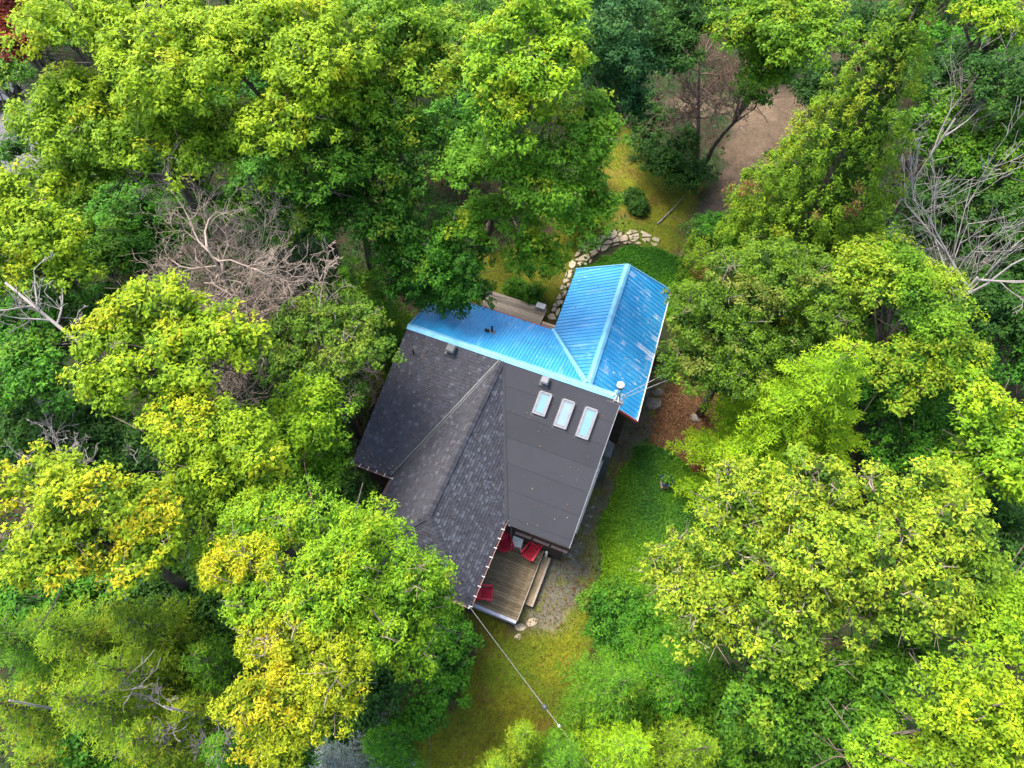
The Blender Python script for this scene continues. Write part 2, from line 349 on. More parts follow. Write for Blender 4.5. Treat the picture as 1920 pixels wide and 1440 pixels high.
def scatter(poly, n, seed, edge=.35):
    r = np.random.default_rng(seed); a = np.array(poly); lo = a.min(0); hi = a.max(0); out = []; k = 0
    while k < n:
        q = lo + r.random((n * 2, 2)) * (hi - lo); jx = q[:, 0] + edge * vnoise(q[:, 0], q[:, 1], .9, 3); jy = q[:, 1] + edge * vnoise(q[:, 0], q[:, 1], .9, 4)
        q = q[inside(jx, jy, poly)]; out.append(q); k += len(q)
        if len(q) == 0: break
    return np.concatenate(out)[:n]
def cover(name, polys, n, zr, ln, palette, seed, label, cat, tilt=.5, up=False, mat='leaf'):
    r = np.random.default_rng(seed); q = np.concatenate([scatter(p, c, seed + i) for i, (p, c) in enumerate(polys)]); n = len(q)
    z = zr[0] + (zr[1] - zr[0]) * r.random(n) ** 1.3 + .03 * (1 + vnoise(q[:, 0], q[:, 1], 1.1, seed))
    c = np.column_stack([q, z]); nn = nrm(np.column_stack([r.normal(0, tilt, n), r.normal(0, tilt, n), np.ones(n)])); d = nrm(r.normal(0, 1, (n, 3)))
    l = ln * r.uniform(.6, 1.3, n)
    pal = np.array(palette); mixv = np.clip(.5 + .45 * vnoise(q[:, 0], q[:, 1], .45, seed + 5) + r.normal(0, .13, n), 0, .999) * (len(pal) - 1); i = mixv.astype(int); f = (mixv - i)[:, None]
    C = (pal[i] * (1 - f) + pal[np.minimum(i + 1, len(pal) - 1)] * f) * r.uniform(.65, 1.35, (n, 1))
    o = quadmesh(name, leaves(c, d, nn, l, l * .75), C, mat, kind='stuff'); tag(o, label, cat); return o
cover('ground_ivy', [(REG['ivy_bed'], 52000)], 0, (.02, .16), .085, [(.03, .11, .016), (.08, .20, .010), (.20, .35, .010)], 41, 'glossy ground ivy lawn spreading around the blue pot right of the gravel path', 'ground ivy')
cover('ground_ivy', [(REG['ivy_mound'], 26000)], 0, (.02, .16), .09, [(.03, .13, .010), (.06, .19, .009), (.14, .30, .009)], 42, 'bright green ivy bed between the curved stone path and the blue roof', 'ground ivy')
cover('moss_tufts', [(REG['front_lawn'], 30000), (REG['back_lawn'], 24000), (REG['gravel_path'], 5000)], 0, (.0, .035), .05, [(.13, .11, .015), (.13, .15, .010), (.16, .21, .010), (.07, .16, .010)], 43, 'low olive moss and clover of the lawns before and behind the house', 'moss')
cover('fallen_leaves', [(REG['litter_bed'], 7000), (REG['gravel_path'], 900), (REG['back_lawn'], 900), (REG['front_lawn'], 500)], 0, (.01, .05), .10, [(.20, .035, .02), (.13, .05, .02), (.22, .12, .05), (.09, .05, .025), (.28, .16, .07)], 44, 'red and brown fallen leaves and twigs scattered on the beds and paths', 'leaf litter', tilt=.3)
# flagstone path, every stone a piece (outlines measured in the photo)
ST = [[(1010,150),(1060,105),(1160,90),(1185,130),(1180,180),(1110,230),(1030,225)],[(1190,150),(1230,125),(1285,145),(1195,205)],[(1200,215),(1300,162),(1345,225),(1330,260),(1230,275)],
[(1300,150),(1360,100),(1393,98),(1398,148),(1325,170)],[(1404,95),(1480,105),(1475,132),(1408,148)],[(1335,182),(1500,140),(1510,220),(1430,280),(1385,265)],[(1527,105),(1700,180),(1690,200),(1545,203)],
[(1535,225),(1690,212),(1640,290),(1590,285)],[(1720,200),(1810,225),(1800,280),(1690,240)],[(1670,280),(1780,295),(1770,335),(1720,340)],[(1445,287),(1490,270),(1530,285),(1525,310),(1450,307)],
[(1260,285),(1340,272),(1400,295),(1300,310)],[(1105,250),(1180,195),(1218,268),(1120,290)],[(955,305),(1040,240),(1100,260),(1103,293),(960,318)],[(937,332),(1080,322),(1010,400),(932,415)],
[(860,345),(938,308),(922,400),(890,408)],[(885,240),(920,200),(990,165),(1013,222),(920,290),(890,280)],[(818,225),(870,205),(875,265),(815,270)],[(690,290),(790,235),(803,330),(745,350)],
[(812,290),(875,285),(858,340),(812,335)],[(615,350),(690,330),(743,375),(733,405),(650,428)],[(545,470),(600,385),(638,430),(630,452),(540,508)],[(757,422),(850,370),(893,430),(800,498)],
[(530,540),(748,427),(778,510),(728,562),(560,557)],[(450,590),(500,545),(563,582),(548,640),(490,680),(445,650)],[(572,602),(600,572),(720,582),(723,620),(570,640)],[(430,692),(520,692),(512,740),(470,822),(422,815),(438,740)],
[(380,820),(425,710),(415,790)],[(360,852),(400,822),(462,840),(440,868),(365,900)],[(382,922),(475,882),(458,960),(390,968)],[(322,960),(365,912),(373,980),(320,1000)],[(333,1032),(420,987),(418,1040),(370,1100)],
[(270,1110),(310,1042),(360,1112),(338,1143),(270,1140)],[(252,1162),(370,1157),(345,1220),(300,1238)],[(210,1212),(250,1187),(293,1240),(220,1248)],[(185,1310),(215,1257),(273,1267),(230,1325)],
[(252,1320),(325,1262),(300,1360),(270,1400)],[(120,1390),(180,1350),(238,1362),(268,1440),(170,1445)],[(1102,330),(1200,303),(1208,312),(1110,338)],[(1192,95),(1220,100),(1200,125)],[(762,552),(793,542),(770,598),(752,598)]]
sp = tag(empty('stone_path', P(1090, 480, 0)), kind='structure')
for q in ST:
    w_ = [P(1010 + x / 8, 420 + y / 8, 0)[:2] for x, y in q]; w_ = ccw([tuple(a) for a in w_]); c = np.mean(w_, axis=0)
    hh = random.uniform(.055, .085); mb = MB(); rr = []
    for i in range(len(w_)):                                # chipped outline
        a = np.array(w_[i]); b = np.array(w_[(i + 1) % len(w_)]); e = b - a; nr = np.array([e[1], -e[0]]) / max(1e-6, np.linalg.norm(e))
        rr += [c + (a - c) * .96, c + ((a + b) / 2 + nr * random.uniform(-.02, .035) - c) * .98]
    top = [np.append(c + (p - c) * .93, hh) for p in rr]; mid = [np.append(p, hh - .025) for p in rr]; bot = [np.append(p, -.05) for p in rr]; n = len(rr)
    mb.poly(top)
    for A, B in ((top, mid), (mid, bot)):
        for i in range(n): j = (i + 1) % n; mb.poly([A[i], B[i], B[j], A[j]])
    mb.build('flagstone', 'stone', sp, origin=(c[0], c[1], 0))
# parking lot kerb
mb = MB(); a, b = P(14, 216, .06), P(37, 216, .06); mb.bar(a, b, .2, .12); mb.bar(b, P(36, 240, .06), .2, .12); tag(mb.build('kerb', 'concrete'), kind='structure')

# ================================================================ THE HOUSE
ZR, ZE = 5.6, 3.5
house = tag(empty('house', Hh(5, 3, 0), 0), 'dark house with shingled wing, flat black roof and bright blue metal roofs', 'house')
def planez(p0, p1, p2):
    """z(u,v) through three points"""
    A = np.array([[p[0], p[1], 1] for p in (p0, p1, p2)]); c = np.linalg.solve(A, [p[2] for p in (p0, p1, p2)]); return lambda u, v: c[0] * u + c[1] * v + c[2]
def slab(name, poly, zf, t, mat, lift=0, parent=house, label=None, build=True):
    poly = ccw([tuple(p) for p in poly])[::-1]               # u,v frame is left-handed seen from above
    mb = MB(); mb.prism([Hh(u, v, zf(u, v) + lift) for u, v in poly], t, (0, 0, -1), [(u, v) for u, v in poly]); return mb.build(name, mat, parent, label=label)
zL = lambda u, v: ZR - (ZR - ZE) * v / 6.1
zW = lambda u, v: ZE + (ZR - ZE) * (u - 2.0) / 2.6
zEa = lambda u, v: ZE + (ZR - ZE) * (7.2 - u) / 2.6
zHp = lambda u, v: ZE + (ZR - ZE) * (9.85 - v) / 2.17
SL = {'L': [(0, 0), (4.6, 0), (2, 6.1), (0, 6.1)], 'W': [(4.6, 0), (4.6, 7.68), (2, 9.85), (2, 6.1)], 'E': [(4.6, 0), (7.2, 6.1), (7.2, 9.85), (4.6, 7.68)], 'H': [(4.6, 7.68), (7.2, 9.85), (2, 9.85)]}
ZF = {'L': zL, 'W': zW, 'E': zEa, 'H': zHp}; DOWN = {'L': (0, 1), 'W': (-1, 0), 'E': (1, 0), 'H': (0, 1)}
SHP = [(.045, .045, .053), (.050, .050, .060), (.039, .039, .046), (.047, .045, .052), (.070, .072, .084), (.047, .043, .048)]
def cross_uv(p, d): return (-d[1], d[0])
for k, poly in SL.items():
    rp = slab('shingle_roof', poly, ZF[k], .14, 'darkmetal')
    zf = ZF[k]; D = np.array(DOWN[k], float); A = np.array([-D[1], D[0]]); hull = ccw(poly)
    g = np.array([zf(1, 0) - zf(0, 0), zf(0, 1) - zf(0, 0)]); sl_ = abs(g @ D); nz = 1 / math.sqrt(1 + sl_ ** 2); nv = Hh(-g[0] * nz, -g[1] * nz, nz) - Hh(0, 0, 0)
    ss = [p @ D for p in np.array(poly)]; tt = [p @ A for p in np.array(poly)]; step = .145 * nz; mb = MB(); r = np.random.default_rng(len(k) + ord(k)); s = min(ss); row = 0
    pc = {'L': 1.0, 'W': 1.0, 'E': 1.05, 'H': .9}[k]; lightp = {'L': .07, 'W': .08, 'E': .24, 'H': .06}[k]
    while s < max(ss):
        t = min(tt) - r.random() * .3
        while t < max(tt):
            wd = r.choice([.09, .11, .13, .16, .2]); hi = r.random() < .45
            q = [tuple(D * s + A * t), tuple(D * (s + step + .004) + A * t), tuple(D * (s + step + .004) + A * (t + wd - .006)), tuple(D * s + A * (t + wd - .006))]
            q = clipconvex(ccw(q), hull); t += wd
            if len(q) < 3: continue
            b = r.random(); c = np.array(SHP[4] if b < lightp else SHP[r.integers(0, 4)] if b < .93 else SHP[5]) * r.uniform(.88, 1.12) * pc; mb.cc = tuple(c)
            up = .012 + (.014 if hi else .004); topz = [zf(*p) for p in q]; sv = [((np.array(p) @ D) - s) / step for p in q]
            top = [Hh(p[0], p[1], z) + nv * (.004 + up * max(0, min(1, x))) for p, z, x in zip(q, topz, sv)]; bot = [Hh(p[0], p[1], z) + nv * .001 for p, z in zip(q, topz)]
            top, bot = top[::-1], bot[::-1]; mb.poly(top); n = len(top)
            for i in range(n): j = (i + 1) % n; mb.poly([top[i], bot[i], bot[j], top[j]])
        s += step; row += 1
    o = mb.build('shingles', 'shingle', rp, tint=True); o['kind'] = 'stuff'
# low-slope membrane roof laid in strips, each lapping the next
FP = [(4.6, 0), (10.03, 0), (10.03, 6.2), (7.24, 6.2)]
mr = slab('flat_roof', FP, zL, .20, 'darkmetal', -.004)
v = 0.; kk = 0
while v < 6.2:
    v2 = min(6.2, v + .98); p = clipconvex(ccw([(4, v), (11, v), (11, v2 + .05), (4, v2 + .05)]), ccw(FP))
    if len(p) >= 3:
        zz = [0.018 if q[1] > v + .5 else .004 for q in p]; p = p[::-1]; zz = zz[::-1]
        mb = MB(); mb.prism([Hh(a, b, zL(a, b) + z) for (a, b), z in zip(p, zz)], .012, (0, 0, -1)); mb.build('membrane_strip', 'membrane', mr)
    v += .98
# flashings
mb = MB(); mb.bar(Hh(4.56, .0, ZR + .02), Hh(1.98, 6.12, ZE + .03), .10, .03); mb.build('valley_flashing', 'darkmetal', house)
mb = MB(); mb.bar(Hh(4.50, .1, ZR + .02), Hh(1.86, 6.10, ZE + .05), .05, .05); mb.build('valley_flashing', 'ventmetal', house)
mb = MB(); mb.bar(Hh(4.66, .12, ZR - .01), Hh(7.24, 6.16, ZE + .03), .16, .02); mb.build('valley_flashing', 'membrane', house)
for a, b in ((Hh(4.6, .3, ZR + .02), Hh(4.6, 7.68, ZR + .02)), (Hh(4.6, 7.68, ZR + .02), Hh(7.18, 9.83, ZE + .03)), (Hh(4.6, 7.68, ZR + .02), Hh(2.02, 9.83, ZE + .03))):
    hc = empty('hip_cap', a); hc.parent = house; hc.matrix_basis = wmat(house).inverted() @ Matrix.Translation(Vector(a))
    n = int(np.linalg.norm(b - a) / .16)
    for i in range(n):
        p = a + (b - a) * i / n; q = a + (b - a) * (i + 1.15) / n; mb = MB(); d = nrm(b - a); s_ = np.cross(d, (0, 0, 1)); s_ = nrm(s_); pts = []
        for e, zo in ((p, .004), (q, .022)):
            pts.append([e + s_ * .15 + np.array([0, 0, zo - .075]), e + np.array([0, 0, zo + .02]), e - s_ * .15 + np.array([0, 0, zo - .075])])
        c = np.array(SHP[i * 7 % 4]) * random.uniform(.8, 1.1); mb.cc = tuple(c)
        for j in (0, 1): mb.poly([pts[0][j], pts[1][j], pts[1][j + 1], pts[0][j + 1]])
        mb.poly([pts[1][0], pts[1][1], pts[1][2], pts[1][2] - np.array([0, 0, .02]), pts[1][0] - np.array([0, 0, .02])])
        mb.build('cap_shingle', 'shingle', hc, tint=True)
# blue sheet-metal roofs
BR0, BR1 = (8.11, -7.33, 5.3), (8.49, -.30, 5.3)            # wing ridge, north and south end
BE0, BE1 = (10.40, -7.97, 3.6), (10.95, -.32, 3.6)          # right eave
BW0, BW1 = (5.56, -7.50, 3.6), (5.80, -3.30, 3.6)           # left eave
zA = lambda u, v: ZR + (ZR - 4.3) * v / 3.1
zBr = planez(BR0, BR1, BE0); zBl = planez(BR0, BR1, BW0)
def metal_roof(name, poly, zf, along, down, rib, wid, mat, label):
    rp = slab(name, poly, zf, .10, 'redtrim', -.012, label=label); D = np.array(down, float) / np.linalg.norm(down); A = np.array([-D[1], D[0]]); hull = ccw(poly); pr = ccw(poly)
    tt = [p @ A for p in np.array(poly)]; ss = [p @ D for p in np.array(poly)]; t = min(tt)
    def corners(a, b, s0, s1): return clipconvex(ccw([tuple(D * s0 + A * a), tuple(D * s1 + A * a), tuple(D * s1 + A * b), tuple(D * s0 + A * b)]), hull)
    while t < max(tt):
        mb = MB(); p = corners(t, min(t + wid - .003, max(tt)), min(ss), max(ss)); 
        if len(p) >= 3:
            p = p[::-1]; mb.prism([Hh(a, b, zf(a, b) + .004) for a, b in p], .014, (0, 0, -1), [(np.array(q) @ A, np.array(q) @ D) for q in p])
            x = t + rib * .5
            while x < t + wid:
                q = corners(x - .018, x + .018, min(ss), max(ss))
                if len(q) >= 3:
                    q = q[::-1]; mb.prism([Hh(a, b, zf(a, b) + .034) for a, b in q], .028, (0, 0, -1), [(np.array(z) @ A, np.array(z) @ D) for z in q])
                x += rib
            mb.build('metal_panel', mat, rp)
        t += wid
    return rp
metal_roof('metal_roof', [(0, 0), (8.47, 0), (5.80, -3.1), (0, -3.1)], zA, None, (0, -1), .15, .9, 'blue', 'finely ribbed blue slope falling behind the house')
metal_roof('metal_roof', [BR0[:2], BR1[:2], (8.45, 0), BW1[:2], BW0[:2]], zBl, None, (-1, .055), .2, .8, 'blue', 'left slope of the blue wing roof')
metal_roof('metal_roof', [BR0[:2], BE0[:2], BE1[:2], (8.49, -.19)], zBr, None, (1, -.055), .23, .92, 'blueworn', 'right slope of the blue wing roof with chalky white patches')
def capstrip(a, b, wd, mat='bluecap', z=.05, name='ridge_cap', droop=.03):
    a = np.array(a); b = np.array(b); mb = MB(); d = nrm(b - a); s_ = nrm(np.cross(d, (0, 0, 1))); zz = np.array([0, 0, 1.])
    pr = [(-wd / 2, -droop), (-.03, z), (.03, z), (wd / 2, -droop)]
    A_ = [a + s_ * x + zz * y for x, y in pr]; B_ = [b + s_ * x + zz * y for x, y in pr]
    for i in range(3): mb.poly([A_[i], A_[i + 1], B_[i + 1], B_[i]][::-1])
    mb.poly(A_); mb.poly(B_[::-1]); mb.poly([A_[0], B_[0], B_[3], A_[3]]); return mb.build(name, mat, house)
capstrip(Hh(-.02, -.04, ZR + .02), Hh(10.05, -.04, ZR + .02), .34)
capstrip(Hh(*BR0) + np.array([0, 0, .02]), Hh(*BR1) + np.array([0, 0, .02]), .30)
mb = MB(); mb.bar(Hh(5.78, -3.12, 4.30 - .02), Hh(8.35, -.25, 5.52), .26, .02); mb.build('valley_flashing', 'bluecap', house)
for a, b in ((Hh(BR0[0], BR0[1], 5.3), Hh(*BE0)), (Hh(*BW0), Hh(BR0[0], BR0[1], 5.3)), (Hh(0, 0, ZR), Hh(0, -3.1, 4.3))):
    mb = MB(); mb.bar(a + np.array([0, 0, -.02]), b + np.array([0, 0, -.02]), .05, .14); mb.build('rake_trim', 'bluecap', house)
mb = MB(); mb.bar(Hh(*BE1) + np.array([0, 0, -.09]), Hh(10.06, -.27, zBr(10.06, -.27) - .09), .05, .18); mb.build('fascia_board', 'redtrim', house)
mb = MB(); mb.bar(Hh(*BE0) + np.array([0, 0, -.03]), Hh(*BE1) + np.array([0, 0, -.03]), .05, .12); mb.build('fascia_board', 'white', house)
mb = MB(); mb.bar(Hh(0, -3.13, 4.24), Hh(5.76, -3.13, 4.24), .05, .14); mb.build('fascia_board', 'redtrim', house)
# walls
def wallbox(name, u0, u1, v0, v1, z1, mat='wall'):
    mb = MB(); mb.prism([Hh(a, b, z1) for a, b in ((u0, v0), (u0, v1), (u1, v1), (u1, v0))], z1 + .3); return mb.build(name, mat, house)
wallbox('wall', .35, 9.72, -2.8, 5.85, 3.35); wallbox('wall', 2.35, 6.88, 5.86, 9.5, 3.30); wallbox('wall', 6.1, 10.15, -7.0, -2.81, 3.35); wallbox('wall', 9.73, 10.35, -2.8, -.7, 3.2)
for (a, b, c, d, z0, z1) in ((9.72, 0, 9.72, 5.84, 3.36, 3.36),):
    mb = MB(); mb.prism([Hh(4.7, .1, 5.3), Hh(4.7, 5.84, 3.37), Hh(9.7, 5.84, 3.37), Hh(9.7, .1, 5.3)], .1); mb.build('ceiling', 'wall', house)
for u0, u1, vv in ((9.72, 9.72, 0),):
    mb = MB(); mb.poly([Hh(9.73, 0, 5.35), Hh(9.73, 5.85, 3.3), Hh(9.73, 0, 3.3)]); mb.build('gable_wall', 'wall', house)
    mb = MB(); mb.poly([Hh(.34, 0, 5.35), Hh(.34, 5.85, 3.3), Hh(.34, 0, 3.3)][::-1]); mb.build('gable_wall', 'wall', house)
    mb = MB(); mb.poly([Hh(6.1, -7.01, 3.3), Hh(8.13, -7.01, 5.05), Hh(10.15, -7.01, 3.5)][::-1]); mb.build('gable_wall', 'wall', house)
for i in range(3):                                            # windows looking onto the deck
    u0 = 7.62 + i * .82; wf = MB(); z0, z1 = 2.15, 3.0
    for a, b in (((u0, z0), (u0 + .7, z0)), ((u0, z1), (u0 + .7, z1)), ((u0, z0), (u0, z1)), ((u0 + .7, z0), (u0 + .7, z1))): wf.bar(Hh(a[0], 5.89, a[1]), Hh(b[0], 5.89, b[1]), .08, .08)
    wf = wf.build('window', 'windowframe', house)
    mb = MB(); mb.prism([Hh(u0, 5.87, z1), Hh(u0, 5.88, z1), Hh(u0 + .7, 5.88, z1), Hh(u0 + .7, 5.87, z1)], z1 - z0); mb.build('pane', 'darkglass', wf)
    mb = MB(); mb.bar(Hh(u0 - .02, 6.0, z0 - .06), Hh(u0 + .72, 6.0, z0 - .06), .10, .05); mb.build('sill', 'copperpale', wf)
mb = MB(); mb.bar(Hh(7.3, 6.2, 3.36), Hh(10.03, 6.2, 3.36), .05, .16); mb.build('fascia_board', 'darkmetal', house)
mb = MB(); mb.bar(Hh(10.05, .02, 5.5), Hh(10.05, 6.2, 3.37), .04, .16); mb.build('fascia_board', 'greymetal', house)
# gutters with brackets
def gutter(pts, brk=.6, mat='copper', side=1, name='gutter'):
    a, b = (np.array(q) for q in pts); d = nrm(b - a); s_ = nrm(np.cross(d, (0, 0, 1))) * side; g = MB(); zz = np.array([0, 0, 1.])
    g.bar(a + s_ * .085, b + s_ * .085, .016, .09); g.bar(a - zz * .03, b - zz * .03, .016, .07); g.bar(a + s_ * .042 - zz * .055, b + s_ * .042 - zz * .055, .075, .012)
    g = g.build(name, mat, house); n = int(np.linalg.norm(b - a) / brk)
    for i in range(n + 1):
        p = a + (b - a) * i / n; mb = MB(); mb.bar(p + s_ * -.05 + zz * .055, p + s_ * .11 + zz * .055, .03, .012); mb.build('bracket', 'white', g)
    lf = MB()
gutter((Hh(7.205, 6.1, ZE - .02), Hh(7.205, 9.87, ZE - .02)), .38, side=-1)
gutter((Hh(0, 6.14, ZE - .02), Hh(2.0, 6.14, ZE - .02)), .4, side=1)
gutter((Hh(1.98, 6.2, ZE - .02), Hh(1.98, 9.85, ZE - .02)), .9, side=1)
gutter((Hh(2.0, 9.88, ZE - .02), Hh(7.2, 9.88, ZE - .02)), .9, side=1)
gutter((Hh(10.0, 1.6, 2.5), Hh(10.0, 5.2, 2.5)), .3, 'cream', side=-1)
mb = MB(); mb.prism([Hh(9.76, .7, 3.2), Hh(9.76, 1.6, 3.2), Hh(10.35, 1.5, 2.9), Hh(10.35, .8, 2.9)], 2.9); mb.build('meter_box', 'ventmetal', house)
pp = MB(); pp.tube([Hh(7.26, 6.15, 3.42), Hh(7.42, 6.22, 3.38), Hh(7.5, 6.12, 3.3), Hh(7.38, 5.95, 3.1), Hh(7.36, 5.93, .7)], .05, 6); pp.build('downpipe', 'greymetal', house, True)
# skylights
for (ua, va, ln, wd, gm, lb) in ((6.70, .84, .92, .5, 'skyglass', 'shortest skylight, pane painted with pale sky reflection'), (7.74, .84, 1.12, .5, 'skyglass_pale', 'middle skylight with greyer painted sky reflection'), (8.76, .84, 1.22, .5, 'skyglass', 'longest skylight, pane painted with blue sky reflection')):
    zz = lambda a, b: zL(a, b); f = MB()
    c = [(ua, va), (ua + wd, va), (ua + wd, va + ln), (ua, va + ln)]
    for i in range(4):
        p, q = c[i], c[(i + 1) % 4]; f.bar(Hh(p[0], p[1], zz(*p) + .09), Hh(q[0], q[1], zz(*q) + .09), .075, .16 + .004 * i)
    fr = f.build('skylight', 'greymetal', house, label=lb)
    k_ = MB(); k_.prism([Hh(a, b, zz(a, b) + .02) for a, b in ((ua - .09, va - .09), (ua - .09, va + ln + .09), (ua + wd + .09, va + ln + .09), (ua + wd + .09, va - .09))], .05); k_.build('kerb_flashing', 'darkmetal', fr)
    pn = MB(); pn.prism([Hh(a, b, zz(a, b) + .15) for a, b in ((ua + .03, va + .03), (ua + .03, va + ln - .03), (ua + wd - .03, va + ln - .03), (ua + wd - .03, va + .03))], .03); pn.build('pane', gm, fr)
    inr = MB()
    c2 = [(ua + .06, va + .07), (ua + wd - .06, va + .07), (ua + wd - .06, va + ln - .07), (ua + .06, va + ln - .07)]
    for i in range(4): p, q = c2[i], c2[(i + 1) % 4]; inr.bar(Hh(p[0], p[1], zz(*p) + .155), Hh(q[0], q[1], zz(*q) + .155), .04, .02 + .002 * i)
    inr.build('trim', 'greymetal', fr)
# roof vents
def frustum(mb, c, a, b, h):
    X = np.array([U_[0], U_[1], 0]); Y = np.array([V_[0], V_[1], 0]); Z = np.array([0, 0, 1.]); c = np.array(c)
    mb.mesh8([c + X * i * s / 2 + Y * j * s / 2 + Z * k for s, k in ((a, 0), (b, h)) for i, j in ((-1, 1), (1, 1), (1, -1), (-1, -1))])
for (uu, vv, sz, lb) in ((6.72, .40, .36, 'small grey roof vent above the skylights'), (2.30, .42, .42, 'large dark roof vent near the blue ridge')):
    f = MB(); z0 = zL(uu, vv); frustum(f, Hh(uu, vv, z0 - .05), sz * 1.25, sz * 1.05, .10); frustum(f, Hh(uu, vv, z0 + .052), sz * .7, sz * .7, .2); vt = f.build('roof_vent', 'ventmetal', house, label=lb)
    g = MB(); frustum(g, Hh(uu, vv, z0 + .253), sz * 1.05, sz * .8, .07); g.build('vent_hood', 'ventmetal' if sz > .4 else 'greymetal', vt)
mb = MB(); mb.tube([Hh(.75, 1.05, zL(0, 1.05) - .05), Hh(.75, 1.05, zL(0, 1.05) + .42)], .035, 8); mb.build('vent_pipe', 'rubber', house)
vp = MB(); vp.tube([Hh(3.46, -1.5, 4.95), Hh(3.46, -1.5, 5.45)], .045, 8); vp = vp.build('vent_pipe', 'rubber', house, label='dark plumbing pipe on the blue slope')
mb = MB(); mb.box(Hh(3.46, -1.5, 5.02), .26, .22, .03, (U_[0], U_[1], 0), (V_[0], V_[1], 0)); mb.build('pipe_boot', 'greymetal', vp)
mb = MB(); mb.box(Hh(3.24, -1.42, 5.12), .2, .1, .12, (U_[0], U_[1], 0), (V_[0], V_[1], 0)); mb.build('aerial_mount', 'rubber', vp)
# stove pipe with its brackets and stays
cu, cv = 9.85, -.06
ch = MB(); ch.tube([Hh(cu, cv, 5.3), Hh(cu, cv, 6.5)], .105, 16); ch = ch.build('stove_pipe', 'bluecap', house, True, label='round metal stove pipe with white cap')
mb = MB(); mb.tube([Hh(cu, cv, 6.44), Hh(cu, cv, 6.50), Hh(cu, cv, 6.52), Hh(cu, cv, 6.60), Hh(cu, cv, 6.64)], [.12, .14, .17, .17, .13], 20); mb.build('cap', 'white', ch, True)
mb = MB(); mb.tube([Hh(cu, cv, 6.40), Hh(cu, cv, 6.45)], .15, 20); mb.build('cap_band', 'darkmetal', ch)
for i, (a, b, c, d) in enumerate([(-.28, .1, .05, 5.75), (-.18, -.15, .2, 5.7), (.22, .12, .12, 5.8), (.3, -.05, .25, 5.72), (-.1, .25, .0, 5.7), (.1, .28, .05, 5.65)]):
    mb = MB(); mb.bar(Hh(cu + a, cv + b, 5.55 + c), Hh(cu + a * .3, cv + b * .3, d + .15), .03, .03); mb.bar(Hh(cu + a, cv + b, 5.55 + c), Hh(cu + a, cv + b, 5.5), .03, .03); mb.build('bracket', 'cream', ch)
mb = MB(); mb.bar(Hh(cu - .42, cv + .28, 5.5), Hh(cu + .3, cv + .3, 5.5), .05, .05); mb.bar(Hh(cu - .1, cv + .2, 5.62), Hh(cu + .32, cv + .22, 5.6), .16, .05); mb.build('mounting_plate', 'greymetal', ch)
for (x, y, z) in ((1262, 693, 6.0), (1268, 706, 5.2)):
    e = P(x, y, z); mb = MB(); mb.tube([Hh(cu + .15, cv + .1, 5.85 if z > 5.5 else 5.62), e], .013, 5); mb.build('stay_rod', 'wire', ch)
# utility wire from the hip corner
mb = MB(); a, b = Hh(7.2, 9.9, 3.55), P(1155, 1500, 6.0); pts = [a + (b - a) * t - np.array([0, 0, 1]) * .9 * 4 * t * (1 - t) * .25 for t in np.linspace(0, 1, 14)]
mb.tube(pts, .010, 5); wr = tag(mb.build('power_line', 'wire'), 'pale overhead service wire running from the deck corner over the front lawn', 'wire')
for i, (px_, lb) in enumerate(((1022, 'dark round insulator'), (1049, 'small white clamp'))):
    best = min(((abs(960 + FPX * p[0] / depth(p) - px_), k) for k, p in enumerate([pts[0] + (pts[-1] - pts[0]) * t for t in np.linspace(0, 1, 400)])))[1] / 399.; j = min(12, int(best * 13)); f = best * 13 - j; p = pts[j] * (1 - f) + pts[j + 1] * f
    mb = MB(); r = .10 if i == 0 else .055; d = nrm(b - a) * r; mb.tube([p - d * 1.1, p - d * .7, p, p + d * .7, p + d * 1.1], [r * .3, r * .8, r, r * .8, r * .3], 10); mb.build('insulator' if i == 0 else 'clamp', 'ventmetal' if i == 0 else 'white', wr, True, label=lb)

def roofleaves():
    r = np.random.default_rng(12); c = []; 
    for zf, u0, u1, v0, v1, n in ((zA, .2, 5.6, -3.05, -2.3, 90), (zA, .2, 6, -3, -.2, 60), (zL, 4.8, 9.9, .3, 6, 60), (zL, .1, 2.2, .2, 6, 60), (zL, .1, 2.0, 5.6, 6.05, 60), (zBl, 5.8, 8, -7.2, -3.6, 25), (zBr, 8.3, 10.4, -7, -.6, 40)):
        u = r.uniform(u0, u1, n); v = r.uniform(v0, v1, n); c += [Hh(a, b, zf(a, b) + .03) for a, b in zip(u, v)]
    c = np.array(c); n = len(c); l = r.uniform(.03, .08, n); C = np.array([(.28, .14, .04), (.20, .07, .03), (.35, .30, .10), (.12, .09, .05)])[r.integers(0, 4, n)]
    tag(quadmesh('roof_litter', leaves(c, nrm(r.normal(0, 1, (n, 3))), nrm(r.normal(0, .3, (n, 3)) + np.array([0, 0, 1])), l, l * .7), C, 'leaf', kind='stuff'), 'small dry leaves and seeds strewn over the roofs', 'leaf litter')
roofleaves()
# ================================================================ DECKS
X3 = np.array([U_[0], U_[1], 0]); Y3 = np.array([V_[0], V_[1], 0])
def deck(name, u0, u1, v0, v1, z, mat, bw, label, frame='wall'):
    r = tag(empty(name, Hh((u0 + u1) / 2, (v0 + v1) / 2, 0)), label, 'deck'); v = v0; k = 0
    while v < v1 - .03:
        MB.ruv = True; mb = MB(); e = random.uniform(-.012, .012); mb.box(Hh((u0 + u1) / 2 + e, v + bw / 2 - .004, z - .015 + random.uniform(-.003, .003)), u1 - u0, bw - .014, .03, X3, Y3); MB.ruv = False
        mb.build('deck_board', mat, r, origin=Hh((u0 + u1) / 2, v + bw / 2, z)); v += bw; k += 1
    mb = MB(); mb.prism([Hh(u0 + .04, v0 + .04, z - .04), Hh(u0 + .04, v1 - .06, z - .04), Hh(u1 - .04, v1 - .06, z - .04), Hh(u1 - .04, v0 + .04, z - .04)], z + .0); mb.build('deck_frame', frame, r); return r
